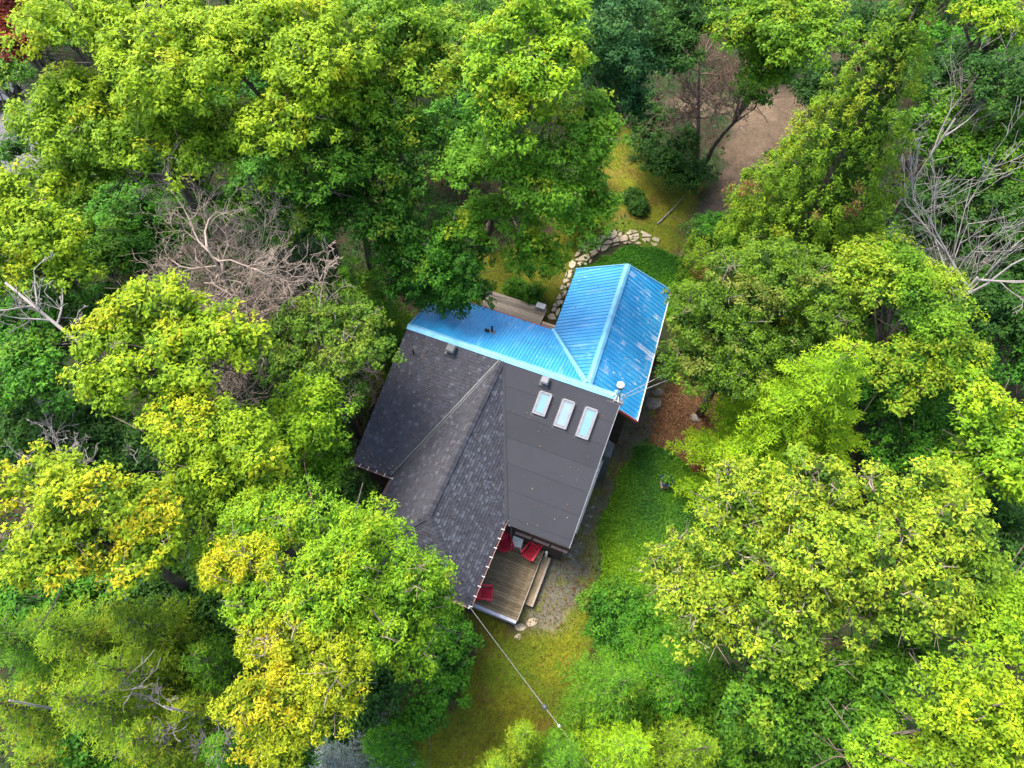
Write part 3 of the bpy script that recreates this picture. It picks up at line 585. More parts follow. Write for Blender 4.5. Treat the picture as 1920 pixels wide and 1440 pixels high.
dk = deck('wooden_deck', 6.7, 8.88, 5.9, 9.14, .6, 'deck', .13, 'weathered mossy front deck holding the three red chairs')
MB.ruv = True
mb = MB(); mb.box(Hh(7.76, 9.21, .56), 2.3, .13, .06, X3, Y3); mb.build('edge_board', 'deckedge', dk, label='peeling white front edge board'); mb = MB(); mb.box(Hh(7.76, 9.25, .36), 2.26, .04, .34, X3, Y3); mb.build('skirt_board', 'deckedge', dk)
mb = MB(); mb.box(Hh(8.92, 7.5, .58), .05, 3.3, .05, X3, Y3); mb.build('edge_board', 'deckpale', dk)
stp = empty('deck_step', Hh(9.1, 7.2, 0)); stp.parent = dk; stp.matrix_basis = wmat(dk).inverted() @ Matrix.Translation(Vector(Hh(9.1, 7.2, 0)))
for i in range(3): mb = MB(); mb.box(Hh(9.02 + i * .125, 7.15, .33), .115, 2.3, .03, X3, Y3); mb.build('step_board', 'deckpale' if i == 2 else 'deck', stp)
mb = MB(); mb.box(Hh(9.15, 7.15, .15), .34, 2.24, .30, X3, Y3); mb.build('step_frame', 'wall', stp)
MB.ruv = False
mb = MB(); mb.tube([Hh(9.08, 5.98, .3), Hh(9.08, 5.98, .95)], [.05, .06], 8); mb.build('post', 'cream', dk)
dk2 = deck('wooden_deck', .9, 4.42, -6.72, -3.2, .6, 'deckpale', .14, 'pale grey back deck beside the curved stone path'); 
MB.ruv = True
for i in range(4): mb = MB(); mb.box(Hh(4.86, -5.82 + i * .14, .56), .8, .125, .03, X3, Y3); mb.build('deck_board', 'deckpale', dk2)
MB.ruv = False
mb = MB(); mb.box(Hh(4.86, -5.6, .28), .7, .5, .5, X3, Y3); mb.build('deck_frame', 'wall', dk2)
bx = MB(); bx.box(P(1014, 575, .72), .5, .34, .22, X3, Y3); tag(bx.build('storage_box', 'white', bevel=.02), 'small white box at the corner of the pale back deck', 'box')

# ================================================================ CHAIRS, TABLE, POT
def chair(loc, yaw, label):
    """front looks along +X before yaw"""
    r = empty('adirondack_chair', loc, yaw)
    def part(name, fn, lab=None, mat='chair'):
        mb = MB(); fn(mb); me_o = mb.build(name, mat); me_o.parent = r
    for i in range(5):                                        # seat slats, falling to the back
        x = .30 - i * .115; part('seat_slat', lambda m, x=x: m.box((x, 0, .36 + (x - .3) * .22), .084, .44, .022, (.976, 0, .215), (0, 1, 0), (-.215, 0, .976)))
    for i in range(5):                                        # fanned back slats
        a = (i - 2) * .105; hgt = .74 - abs(i - 2) * .05; b0 = np.array([-.24, (i - 2) * .085, .27]); dr = nrm(np.array([-.55, math.sin(a) * 1.15, .80]))
        part('back_slat', lambda m, b0=b0, dr=dr, hgt=hgt: m.bar(b0, b0 + dr * hgt, .07, .02, (1, 0, .3)))
    part('back_rail', lambda m: m.bar((-.34, -.24, .60), (-.34, .24, .60), .06, .03)); part('back_rail', lambda m: m.bar((-.22, -.25, .24), (-.22, .25, .24), .06, .03))
    for s in (-1, 1):
        part('armrest', lambda m, s=s: m.mesh8([np.array(q) for z in (.545, .57) for q in ((-.34, s * .27, z), (.10, s * .275, z), (.34, s * .27, z), (.30, s * .40, z), )] if False else [np.array((x, y, z)) for z in (.545, .568) for x, y in ((-.38, s * .27), (.36, s * .27), (.34, s * .38), (-.36, s * .32))][::1] if s > 0 else [np.array((x, y, z)) for z in (.545, .568) for x, y in ((-.36, s * .32), (.34, s * .38), (.36, s * .27), (-.38, s * .27))]))
        part('leg', lambda m, s=s: m.bar((.27, s * .29, 0), (.27, s * .29, .545), .03, .10, (1, 0, 0)))
        part('leg', lambda m, s=s: m.bar((.34, s * .255, .34), (-.50, s * .255, .03), .025, .11))
    part('front_apron', lambda m: m.bar((.36, -.27, .33), (.36, .27, .33), .022, .09))
    r.scale = (.94,) * 3
    tag(r, label, 'chair', 'red slatted chairs on the front deck'); return r
ZD = .602
p1 = P(947, 1019, .95); p2 = P(995, 1035, .95); p3 = P(909, 1112, .95)
chair((p1[0], p1[1], ZD), math.radians(-74), 'red slatted garden chair at the house corner, left of the white table')
chair((p2[0], p2[1], ZD), math.radians(-128), 'red slatted garden chair to the right of the white table')
chair((p3[0], p3[1], ZD), math.radians(-4), 'lone red slatted garden chair near the white front edge of the deck')
pt = P(970, 1016, 1.0)
tb = tag(empty('side_table', (pt[0], pt[1], ZD), math.radians(-14)), 'small cream plastic side table between two red chairs', 'side table')
def tpart(name, fn, bevel=0):
    mb = MB(); fn(mb); o = mb.build(name, 'cream', bevel=bevel); o.parent = tb
tpart('tabletop', lambda m: m.box((0, 0, .42), .46, .46, .035), .02)
tpart('tabletop_rim', lambda m: [m.bar(a, b, .025, .05) for a, b in (((-.21, -.225, .415), (.21, -.225, .415)), ((-.21, .225, .415), (.21, .225, .415)), ((-.225, -.21, .415), (-.225, .21, .415)), ((.225, -.21, .415), (.225, .21, .415)))])
for i in (-1, 1):
    for j in (-1, 1): tpart('leg', lambda m, i=i, j=j: m.bar((i * .19, j * .19, .41), (i * .22, j * .22, 0), .05, .05, (1, 0, 0)))
tpart('shelf', lambda m: m.box((0, 0, .16), .34, .34, .02))
# planter
pc = P(1246, 914, 0)
po = tag(empty('flower_pot', (pc[0], pc[1], 0)), 'dark blue glazed square pot with leafy plant on a tan block', 'flower pot')
def ppart(name, mat, fn, bevel=0):
    mb = MB(); fn(mb); o = mb.build(name, mat, bevel=bevel); o.parent = po; return o
ppart('plinth', 'terracotta', lambda m: m.box((-.04, .05, .14), .36, .36, .28), .02)
def potf(m):
    for k in range(4): pass
    m.mesh8([np.array((i * s, j * s + .1, z)) for s, z in ((.15, .28), (.24, .62)) for i, j in ((-1, -1), (1, -1), (1, 1), (-1, 1))])
ppart('pot', 'bluepot', potf, .02)
ppart('rim', 'bluepot', lambda m: [m.bar(a, b, .05, .05) for a, b in (((-.26, -.14, .63), (.26, -.14, .63)), ((-.26, .34, .63), (.26, .34, .63)), ((-.24, -.12, .635), (-.24, .32, .635)), ((.24, -.12, .635), (.24, .32, .635)))])
ppart('soil', 'litter_soil', lambda m: m.box((0, .1, .625), .42, .42, .02))
r = np.random.default_rng(5); n = 260; c = np.column_stack([r.normal(0, .11, n), r.normal(.1, .11, n), .68 + abs(r.normal(0, .1, n))]); ll = r.uniform(.05, .1, n)
o = quadmesh('plant', leaves(c, nrm(r.normal(0, 1, (n, 3))), nrm(np.column_stack([r.normal(0, .5, (n, 2)), np.ones(n)])), ll, ll * .8), np.array([.09, .22, .02]) * r.uniform(.6, 1.3, (n, 1)), 'leaf'); o.parent = po

# rocks
def rock(px, py, s, label, grp=None, flat=.6, seed=0, mat='rock', z0=0.):
    r = np.random.default_rng(seed); mb = MB(); p = P(px, py, z0); n = 9; rings = []
    prof = [(1.0, -.1), (1.05, .25), (.85, .6), (.5, .82)]
    rad = r.uniform(.75, 1.25, n)
    for (q, z) in prof: rings.append([np.array([math.cos(6.283 * i / n) * q * rad[i] * s * r.uniform(.92, 1.08), math.sin(6.283 * i / n) * q * rad[i] * s * .8 * r.uniform(.92, 1.08), z * s * flat * r.uniform(.85, 1.1)]) for i in range(n)])
    for k in range(3):
        for i in range(n): j = (i + 1) % n; mb.poly([rings[k][i], rings[k][j], rings[k + 1][j], rings[k + 1][i]])
    mb.poly(rings[3]); o = mb.build('boulder', mat); o.location = Vector((p[0], p[1], z0)); return tag(o, label, 'rock', grp)
rock(1225, 757, .42, 'largest grey boulder beside the end of the blue roof', None, .5, 1)
rock(1234, 737, .30, 'grey boulder just above the largest one, beside the blue roof', None, .5, 2)
rock(1302, 785, .28, 'brown rock at the edge of the red leaf litter', None, .5, 3)
rock(1318, 770, .2, 'small rock tucked under the hemlock by the leaf litter', None, .5, 4)
rock(997, 1167, .24, 'pale angular stone just off the deck corner', None, .2, 5, 'stone')
rock(976, 1176, .20, 'yellowish stone on the lawn below the deck corner', None, .15, 6, 'stone')
rock(971, 1194, .14, 'small pale stone lowest on the front lawn', None, .2, 7, 'stone')
rock(1221, 1022, .2, 'grey stone lying in the ivy near the yellow tree', None, .4, 8, 'stone')
for i, (x, y) in enumerate([(1047, 1033), (1056, 1037), (1068, 1041), (1080, 1032), (1088, 1018), (1095, 1000), (1100, 985), (1105, 968), (1111, 950), (1116, 934), (1036, 1030), (1074, 1048)]):
    rock(x, y, random.uniform(.08, .14), 'small grey rubble stone at the foot of the flat-roofed wall', 'rubble stones along the house foot', .6, 20 + i)
st = MB(); a, b = P(1232, 420, .06), P(1284, 366, .06); st.tube([a, (a + b) / 2 + np.array([.1, 0, .04]), b], [.05, .035, .015], 6); st.tube([a, a + np.array([.35, .28, .05])], [.03, .01], 5); tag(st.build('fallen_branch', 'deadwood_pale'), 'bare forked stick lying on the mossy back lawn', 'branch')
# parked car glimpsed at the left edge
cc = P(-22, 196, 0); car = tag(empty('parked_car', (cc[0], cc[1], 0), math.radians(8)), 'dark parked car glimpsed under the trees at the left edge', 'car')
def cpart(name, mat, fn, bevel=0):
    mb = MB(); fn(mb); o = mb.build(name, mat, bevel=bevel); o.parent = car; return o
cpart('body', 'carpaint', lambda m: m.mesh8([np.array((x, y, z)) for z, k in ((.3, 1), (.85, .96)) for x, y in ((-2.2 * k, -.88 * k), (2.2 * k, -.88 * k), (2.2 * k, .88 * k), (-2.2 * k, .88 * k))]), .12)
cpart('cabin', 'darkglass', lambda m: m.mesh8([np.array((x, y, z)) for z, x0, x1, k in ((.85, -1.7, .9, .8), (1.38, -1.2, .35, .66)) for x, y in ((x0, -k), (x1, -k), (x1, k), (x0, k))]), .05)
cpart('roof', 'carpaint', lambda m: m.box((-.42, 0, 1.40), 1.5, 1.26, .05), .02)
cpart('bumper', 'greymetal', lambda m: m.box((0, -.9, .5), 3.9, .06, .08))
for i in (-1.35, 1.4):
    for j in (-.82, .82): cpart('wheel', 'rubber', lambda m, i=i, j=j: m.tube([(i, j - .1, .32), (i, j + .1, .32)], .32, 14))

# ================================================================ TREES
PAL = {  # shade leaf, mid leaf, bright leaf, accent
 'lime': [(.15, .27, .005), (.30, .42, .006), (.46, .54, .008), (.54, .50, .014)],
 'yg': [(.08, .19, .005), (.17, .31, .006), (.28, .42, .008), (.38, .40, .014)],
 'vivid': [(.11, .25, .005), (.24, .40, .006), (.40, .52, .008), (.48, .50, .012)],
 'mid': [(.045, .135, .005), (.10, .23, .006), (.18, .33, .008), (.28, .33, .014)],
 'green': [(.034, .12, .005), (.07, .22, .006), (.14, .33, .008), (.20, .33, .012)],
 'dark': [(.024, .075, .006), (.045, .12, .008), (.085, .19, .010), (.12, .20, .012)],
 'bluegreen': [(.026, .09, .016), (.048, .14, .022), (.09, .21, .030), (.10, .20, .03)],
 'gold': [(.18, .25, .004), (.40, .43, .005), (.60, .52, .008), (.64, .46, .010)],
 'yellow': [(.13, .24, .004), (.27, .39, .005), (.45, .50, .007), (.56, .49, .010)],
 'linden': [(.075, .15, .006), (.18, .29, .008), (.33, .45, .012), (.52, .54, .025)],
 'olive': [(.075, .145, .006), (.18, .28, .007), (.34, .42, .009), (.42, .40, .016)],
 'greyleaf': [(.06, .13, .008), (.13, .24, .010), (.22, .33, .014), (.26, .30, .02)],
 'red': [(.09, .012, .008), (.17, .022, .014), (.26, .04, .02), (.30, .10, .02)],
 'spruce': [(.08, .10, .095), (.15, .19, .17), (.24, .29, .26), (.28, .32, .28)],
 'cedar': [(.075, .15, .005), (.18, .29, .006), (.32, .42, .008), (.38, .36, .016)],
 'goldgreen': [(.12, .22, .004), (.30, .39, .005), (.52, .50, .007), (.66, .48, .010)],
 'mottle': [(.05, .11, .005), (.13, .23, .007), (.24, .35, .010), (.34, .30, .05)],
}
DENS = .9
for k_ in PAL: PAL[k_] = [tuple(np.clip((c[0] * .74, c[1] * .80, c[2] * .85 + .006), 0, 1)) if k_ not in ('spruce', 'red') else c for c in PAL[k_]]
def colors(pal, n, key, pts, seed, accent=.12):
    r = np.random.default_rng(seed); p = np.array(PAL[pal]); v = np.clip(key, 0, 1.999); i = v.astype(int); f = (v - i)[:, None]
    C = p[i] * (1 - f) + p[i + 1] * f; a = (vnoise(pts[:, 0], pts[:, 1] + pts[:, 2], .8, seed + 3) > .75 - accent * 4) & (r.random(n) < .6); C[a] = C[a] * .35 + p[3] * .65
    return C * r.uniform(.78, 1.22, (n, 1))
def ell(spec, Rz=None):
    cx, cy, rx, ry, z = spec[:5]; rx *= 1.08; ry *= 1.08; c = P(cx, cy, z); d = depth(c); Rx = rx * d / FPX; phi = math.atan2(c[1], HC - z); rw = ry * d / FPX
    Rz_ = spec[5] if len(spec) > 5 else min(Rx, rw) * .75; q = rw ** 2 - (Rz_ * math.sin(phi)) ** 2; Ry = math.sqrt(max(q, (.55 * rw) ** 2)) / math.cos(phi)
    return c, np.array([Rx, Ry, Rz_])
def trunk(root, base, targets, r0, mat='bark', seed=0, name='trunk'):
    r = np.random.default_rng(seed); mb = MB(); top = np.mean(targets, axis=0); top = np.array([top[0], top[1], max(t[2] for t in targets)]); b = np.array([base[0], base[1], -.1])
    mz = top[2] * .9; k = 7; pts = [b + (np.array([top[0], top[1], mz]) - b) * t + np.append(r.normal(0, .07, 2), 0) * (t > 0) for t in np.linspace(0, 1, k)]
    mb.tube(pts, list(np.linspace(r0, r0 * .25, k)), 8)
    for t in targets:
        f = max(.25, min(.85, (t[2] - 2.5) / max(mz, 1))); j = f * (k - 1); i = min(k - 2, int(j)); s = pts[i] * (1 - (j - i)) + pts[i + 1] * (j - i); m = (s + t) / 2 + np.append(r.normal(0, .2, 2), .35)
        mb.tube([s, s * .6 + m * .4, m, t], [r0 * .42, r0 * .33, r0 * .22, r0 * .07], 6)
        for q in range(3):
            e = m * .5 + t * .5 + r.normal(0, .9, 3); mb.tube([m, (m + e) / 2 + r.normal(0, .1, 3), e], [r0 * .14, r0 * .09, .012], 4)
    return mb.build(name, mat, root, True)
NT = [0]; COVER = []; NAMED = []; USED = set()
def broad(name, label, pal, ells, seed, L_=.145, puff=.42, cat='tree', density=1., wr=.62, group=None, drop=.0, accent=.12, gap=.0, stem=True, bare=0, base=None):
    L_ *= .98; r = np.random.default_rng(seed); E = [ell(e) for e in ells]; c0 = np.mean([e[0] for e in E], axis=0); COVER.extend((e[0], e[1], e[2] * .95, e[3] * .95, e[4]) for e in ells)
    if base: c0 = P(base[0], base[1], 0)
    if not group: NAMED.append((np.mean([e[0] for e in ells]), np.mean([e[1] for e in ells]), label))
    root = empty(name, (c0[0], c0[1], 0)); lob = []
    for c, R in E:
        n = int(7 + 5 * R.mean()); Rm = min(R.mean(), R[2] * 1.6)
        for _ in range(n):
            d = nrm(r.normal(0, 1, 3)); d[2] = abs(d[2]) * 1.1 - .28; d = nrm(d); f = r.uniform(.45, .9); lob.append((c + d * R * f, np.clip(Rm * r.uniform(.26, .46), .45, 1.9)))
    Pc = np.array([l[0] for l in lob]); Pr = np.array([l[1] for l in lob]); pu = []; pk = []
    for i, (c, rad) in enumerate(lob):
        n = max(5, int(density * 4.0 * math.pi * rad ** 2 * .75 / (puff ** 2 * 1.9))); d = nrm(r.normal(0, 1, (n, 3))); d[:, 2] = np.abs(d[:, 2]) * 1.15 - .38; d = nrm(d); q = c + d * rad * r.uniform(.7, 1.32, (n, 1)) * np.array([1, 1, .8])
        dd = np.linalg.norm(q[:, None] - Pc[None], axis=2) / Pr[None]; keep = (dd < .62).sum(1) == 0; q = q[keep]; pu.append(q); pk.append(np.column_stack([d[keep], np.full(keep.sum(), r.normal(0, .16))]))
    pu = np.concatenate(pu); pk = np.concatenate(pk)
    if gap: k = r.random(len(pu)) > gap; pu, pk = pu[k], pk[k]
    rp = puff * r.uniform(.65, 1.35, len(pu)); m = np.maximum(8, (density * 52 * (rp / .42) ** 2 * (.145 / L_) ** 1.6 * DENS)).astype(int); idx = np.repeat(np.arange(len(pu)), m); n = len(idx)
    d = nrm(r.normal(0, 1, (n, 3)) + pk[idx, :3] * .9 + np.array([0, 0, .55])); rr = r.random(n) ** .5; off = d * (rp[idx] * rr)[:, None] * np.array([1.1, 1.1, .72]); c = pu[idx] + off
    nn = nrm(d * .7 + np.array([0, 0, .75]) + r.normal(0, .42, (n, 3))); ax = nrm(d * .6 + r.normal(0, .7, (n, 3)) - np.array([0, 0, .35 + drop]))
    ln = L_ * r.uniform(.5, 1.5, n); pj = r.normal(0, .17, len(pu))
    zr = np.array([E[0][0][2] - E[0][1][2], max(e[0][2] + e[1][2] for e in E)]); zf = (c[:, 2] - zr[0]) / (zr[1] - zr[0])
    key = .30 + .85 * rr * (.55 + .45 * d[:, 2]) + pj[idx] * 1.3 + pk[idx, 3] * 1.3 + r.normal(0, .3, n) + .45 * (zf - .5)  # darker inside and low, lighter on top: crown shade put into the tint
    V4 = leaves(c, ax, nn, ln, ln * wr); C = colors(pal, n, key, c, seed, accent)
    ni = int(n * .16); ii = r.integers(0, len(lob), ni); ci = Pc[ii] + nrm(r.normal(0, 1, (ni, 3))) * (Pr[ii] * r.uniform(.2, .8, ni))[:, None]; li = L_ * r.uniform(1.1, 1.7, ni)   # inner leaves, crown shade put into their dark tint
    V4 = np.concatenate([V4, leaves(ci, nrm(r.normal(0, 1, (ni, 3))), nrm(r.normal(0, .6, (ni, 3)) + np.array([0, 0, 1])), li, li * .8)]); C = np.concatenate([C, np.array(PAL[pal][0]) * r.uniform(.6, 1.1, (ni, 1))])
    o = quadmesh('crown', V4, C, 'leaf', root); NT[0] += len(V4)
    if stem:
        hmax = max(e[0][2] for e in E); trunk(root, (c0[0], c0[1]), [e[0] for e in E] + [lob[i][0] for i in r.integers(0, len(lob), min(9, len(lob)))], .08 + .016 * hmax, seed=seed)
    if bare:                                                   # bare twigs poking out of the foliage
        mb = MB()
        for _ in range(bare):
            i = r.integers(0, len(lob)); a = Pc[i]; d = nrm(r.normal(0, 1, 3) + np.array([0, 0, .9])); e = a + d * Pr[i] * r.uniform(1.0, 1.45); mid = (a + e) / 2 + r.normal(0, .12, 3); mb.tube([a, mid, e], [.03, .02, .006], 4)
            for _ in range(3): s = mid * .5 + e * .5; mb.tube([s, s + nrm(r.normal(0, 1, 3) + d) * r.uniform(.3, .7)], [.012, .004], 3)
        mb.build('bare_twigs', 'deadwood', root, True)['kind'] = 'stuff'
    return tag(root, label, cat, group)
def cone_cedar():
    r = np.random.default_rng(201); cx, cy = 13.35, 22.5; zt, zb, Rb = 19.8, .8, 4.5; root = empty('cedar_tree', (cx, cy, 0)); n = 1900
    f = r.random(n) ** .62; az = r.uniform(0, 6.283, n); R = Rb * f ** .92 * (1 + .13 * np.sin(az * 5 + f * 23) + .10 * np.sin(az * 9 - f * 41) + r.normal(0, .07, n)); z = zt - f * (zt - zb)
    pu = np.column_stack([cx + R * np.cos(az) - .0 * f, cy + R * np.sin(az), z]); rp = .17 + .19 * f * r.uniform(.6, 1.5, n); out = np.column_stack([np.cos(az), np.sin(az), np.full(n, .55)])
    m = (16 + 48 * f).astype(int); idx = np.repeat(np.arange(n), m); k = len(idx); d = nrm(r.normal(0, 1, (k, 3)) + out[idx] * .8); rr = r.random(k) ** .5
    c = pu[idx] + d * (rp[idx] * rr)[:, None] * np.array([1, 1, 1.25]); nn = nrm(d * .6 + np.array([0, 0, .7]) + r.normal(0, .4, (k, 3))); ax = nrm(d * .7 + np.array([0, 0, .5]) + r.normal(0, .4, (k, 3))); ln = .125 * r.uniform(.6, 1.3, k)
    pj = r.normal(0, .22, n); key = .15 + 1.15 * rr * (.6 + .4 * d[:, 2]) + pj[idx] + r.normal(0, .25, k); C = colors('cedar', k, key, c, 201, .05)  # tufts tinted darker inside and underneath, shade put into the colour
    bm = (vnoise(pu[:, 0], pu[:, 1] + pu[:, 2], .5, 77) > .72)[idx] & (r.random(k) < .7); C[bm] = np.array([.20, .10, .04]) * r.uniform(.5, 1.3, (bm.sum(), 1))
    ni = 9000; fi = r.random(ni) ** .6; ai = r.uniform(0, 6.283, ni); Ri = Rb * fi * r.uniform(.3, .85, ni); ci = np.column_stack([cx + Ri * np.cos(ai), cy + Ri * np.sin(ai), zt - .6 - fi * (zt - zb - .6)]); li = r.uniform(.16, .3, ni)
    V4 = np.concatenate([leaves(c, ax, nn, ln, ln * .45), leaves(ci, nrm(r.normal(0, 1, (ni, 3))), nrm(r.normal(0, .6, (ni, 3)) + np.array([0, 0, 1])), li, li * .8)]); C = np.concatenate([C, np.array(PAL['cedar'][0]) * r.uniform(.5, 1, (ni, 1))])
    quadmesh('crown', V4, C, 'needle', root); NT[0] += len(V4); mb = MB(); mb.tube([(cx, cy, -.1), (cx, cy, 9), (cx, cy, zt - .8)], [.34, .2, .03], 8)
    for q in range(34): z0 = r.uniform(1.5, 16); a = r.uniform(0, 6.28); e = Rb * (zt - z0) / zt; mb.tube([(cx, cy, z0), (cx + e * .55 * math.cos(a), cy + e * .55 * math.sin(a), z0 + .1), (cx + e * math.cos(a), cy + e * math.sin(a), z0 + .5)], [.05, .03, .01], 4)
    mb.build('trunk', 'bark', root, True); COVER.append((1620, 230, 90, 200, 12)); NAMED.append((1600, 250, 'tall olive cedar')); tag(root, 'tall narrow olive cedar leaning to the top edge beside the driveway', 'tree')
def conifer(name, label, pal, tip, ztop, rad, seed, zbot=1.5, L_=.13, nb=None, droop=.22, density=1., col=False, cat='tree', group=None, wr=.30, up=0., brown=0):
    """whorled branches carrying flat feathery sprays"""
    L_ *= 1.2; nb = int((nb or 100) * .72); rad *= 1.05; r = np.random.default_rng(seed); t = P(tip[0], tip[1], ztop); root = empty(name, (t[0], t[1], 0)); hh = ztop - zbot; cs, ds, ns, ls, ks = [], [], [], [], []; br = MB()
    for i in range(nb):
        f = (i + r.random()) / nb; f = f ** .8; z = ztop - .1 - f * hh; Lb = rad * ((f * 1.02 + .04) ** (.75 if not col else .6)) * r.uniform(.72, 1.15); az = i * 2.39996 + r.normal(0, .25); dh = np.array([math.cos(az), math.sin(az), 0]); sd_ = np.array([-dh[1], dh[0], 0])
        k = max(3, int(Lb / .19)); s = (np.arange(k) + .6) / k
        ax = np.array([t[0], t[1], z]) + dh[None] * (s * Lb)[:, None]; ax[:, 2] += Lb * (up * s + .10 * s - droop * s ** 2) ; 
        br.tube([np.array([t[0], t[1], z]), ax[k // 2], ax[-1]], [.02 + .008 * Lb, .012 + .004 * Lb, .006], 3, False)
        for j in range(k):
            tl = (.20 + .30 * Lb * (1 - s[j]) ** .7 * (.35 + .65 * min(1, s[j] * 3))) * r.uniform(.65, 1.25)
            for sg in (-1, 1):
                td = nrm(dh * .75 + sd_ * sg * 1.0 + r.normal(0, .15, 3)); m = max(2, int(tl / (L_ * .55))); q = (np.arange(m) + .5) / m
                c = ax[j] + td[None] * (q * tl)[:, None]; c[:, 2] -= .18 * tl * q ** 2
                for sg2 in (-1, 1):
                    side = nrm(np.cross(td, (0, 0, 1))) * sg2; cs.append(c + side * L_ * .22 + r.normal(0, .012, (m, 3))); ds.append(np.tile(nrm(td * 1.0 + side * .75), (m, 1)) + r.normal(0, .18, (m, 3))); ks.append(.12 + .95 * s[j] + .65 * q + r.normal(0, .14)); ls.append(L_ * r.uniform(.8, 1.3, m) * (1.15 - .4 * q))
            cs.append(ax[j:j + 1] + r.normal(0, .03, (1, 3))); ds.append(dh[None] + r.normal(0, .2, (1, 3))); ks.append(np.array([.3 + 1.2 * s[j]])); ls.append(np.array([L_ * 1.4]))
    c = np.concatenate(cs); d = nrm(np.concatenate(ds)); l = np.concatenate(ls); key = np.concatenate(ks) + r.normal(0, .2, len(c)); n = len(c)
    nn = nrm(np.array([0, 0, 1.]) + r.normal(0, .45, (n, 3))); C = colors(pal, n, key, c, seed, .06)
    if brown: bm = vnoise(c[:, 0], c[:, 1] + c[:, 2], .7, seed + 9) > .78; C[bm] = np.array([.22, .09, .035]) * r.uniform(.5, 1.3, (bm.sum(), 1))
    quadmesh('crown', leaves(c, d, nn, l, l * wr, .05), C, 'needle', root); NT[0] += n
    br.tube([np.array([t[0], t[1], -.1]), np.array([t[0], t[1], ztop * .5]), np.array([t[0], t[1], ztop - .15])], [.06 + .012 * ztop, .04 + .007 * ztop, .015], 8); br.build('trunk', 'bark', root, True)
    return tag(root, label, cat, group)
def bare(name, label, base, ztop, spread, seed, mat='deadwood', n0=9, lean=(0, 0), levels=4, z0=3., r0=.16, curl=.35, az=None, cat='tree', group=None, trunkpts=None, updir=.6, kids=(7, 6, 5), tw=.011):
    r = np.random.default_rng(seed); b = P(*(base if len(base) == 3 else (*base, 0))); b[2] = 0; root = empty(name, (b[0], b[1], 0)); mb = MB()
    tp = trunkpts or [b + np.array([lean[0] * t, lean[1] * t, ztop * .8 * t]) for t in np.linspace(0, 1, 6)]
    mb.tube(tp, list(np.linspace(r0, r0 * .35, len(tp))), 8)
    def grow(p, d, ln, rad, lev):
        k = 5 if lev > 1 else 4; pts = [p]; q = p.copy(); dd = d.copy()
        for i in range(k): dd = nrm(dd + r.normal(0, curl * .55, 3) + np.array([0, 0, .05])); q = q + dd * ln / k; pts.append(q.copy())
        mb.tube(pts, [max(tw, rad * (1 - .8 * i / k)) for i in range(k + 1)], 5 if lev > 3 else 3, False)
        if lev > 1:
            for i in range(kids[min(len(kids) - 1, 4 - lev)]):
                j = r.integers(1, k + 1); sd_ = nrm(nrm(pts[j] - pts[j - 1]) + r.normal(0, .62, 3)); grow(pts[j], sd_, ln * r.uniform(.38, .62), rad * .45, lev - 1)
    for i in range(n0):
        f = r.uniform(.35, 1.0); j = f * (len(tp) - 1); k = min(len(tp) - 2, int(j)); s = tp[k] * (1 - j + k) + tp[k + 1] * (j - k); a = (az[i % len(az)] if az else i * 2.4) + r.normal(0, .22); d = nrm(np.array([math.cos(a), math.sin(a), updir * r.uniform(.5, 1.4)])); grow(s, d, spread * r.uniform(.7, 1.1), r0 * .4, levels)
    mb.build('trunk', mat, root, True); return tag(root, label, cat, group)
B = broad
# upper left
B('maple_tree', 'dark red leaved tree in the top left corner', 'red', [(15, 35, 60, 50, 13), (40, 80, 40, 35, 12.5)], 101, puff=.34)
B('maple_tree', 'huge lime yellow maple filling the top left', 'lime', [(170, 60, 110, 70, 15), (330, 120, 130, 90, 15), (150, 200, 80, 80, 13), (310, 260, 120, 70, 12.5), (150, 320, 70, 45, 11), (260, 20, 120, 50, 15)], 102, accent=.06, bare=26)
B('maple_tree', 'yellow-green maple right of the huge lime one, touching the top edge', 'lime', [(480, 60, 110, 80, 15), (600, 110, 90, 80, 15), (560, 220, 100, 70, 13.5), (450, 260, 80, 60, 12)], 103, accent=.05, bare=22)
B('deciduous_tree', 'green tree with yellowish sprays at the top, left of the central maple', 'yg', [(720, 60, 90, 70, 14), (790, 130, 80, 70, 13), (700, 190, 90, 70, 12.5), (650, 20, 90, 40, 13)], 104, accent=.14, bare=18)
B('deciduous_tree', 'mid green broad tree above the shrubs behind the house', 'mid', [(620, 300, 110, 70, 12), (740, 290, 90, 70, 11), (560, 390, 80, 60, 10), (690, 390, 100, 60, 9.5)], 105, accent=.1, bare=14)
B('maple_tree', 'tall bright yellow-green maple in the top centre behind the house', 'vivid', [(1010, 40, 90, 50, 16.5), (1000, 130, 115, 65, 15.5), (950, 230, 120, 65, 14), (1070, 250, 80, 60, 13), (920, 320, 90, 50, 12), (1040, 340, 95, 55, 12), (1090, 390, 65, 45, 10.5), (930, 420, 90, 45, 9.5), (1000, 470, 45, 35, 8)], 106, accent=.1, bare=16, base=(905, 455))
B('deciduous_tree', 'dark blue-green drooping tree right of the central maple', 'bluegreen', [(1140, 50, 80, 70, 12), (1150, 140, 60, 60, 10), (1170, 200, 40, 40, 8)], 107, drop=.5, base=(1110, 330))
B('deciduous_tree', 'dark green tree at the top edge above the pink twiggy tree', 'dark', [(1240, 60, 60, 80, 10), (1280, 15, 70, 40, 11)], 108, accent=.0, base=(1090, 340))
B('deciduous_tree', 'green tree at the top edge above the driveway', 'yg', [(1400, 40, 90, 50, 11), (1500, 50, 90, 60, 12), (1450, 120, 60, 50, 9)], 109, accent=.08, base=(1530, 200))
B('deciduous_tree', 'leafy green limb tree hanging over the driveway bend', 'green', [(1415, 165, 52, 30, 6.5)], 110, puff=.34, gap=.25, base=(1310, 318))
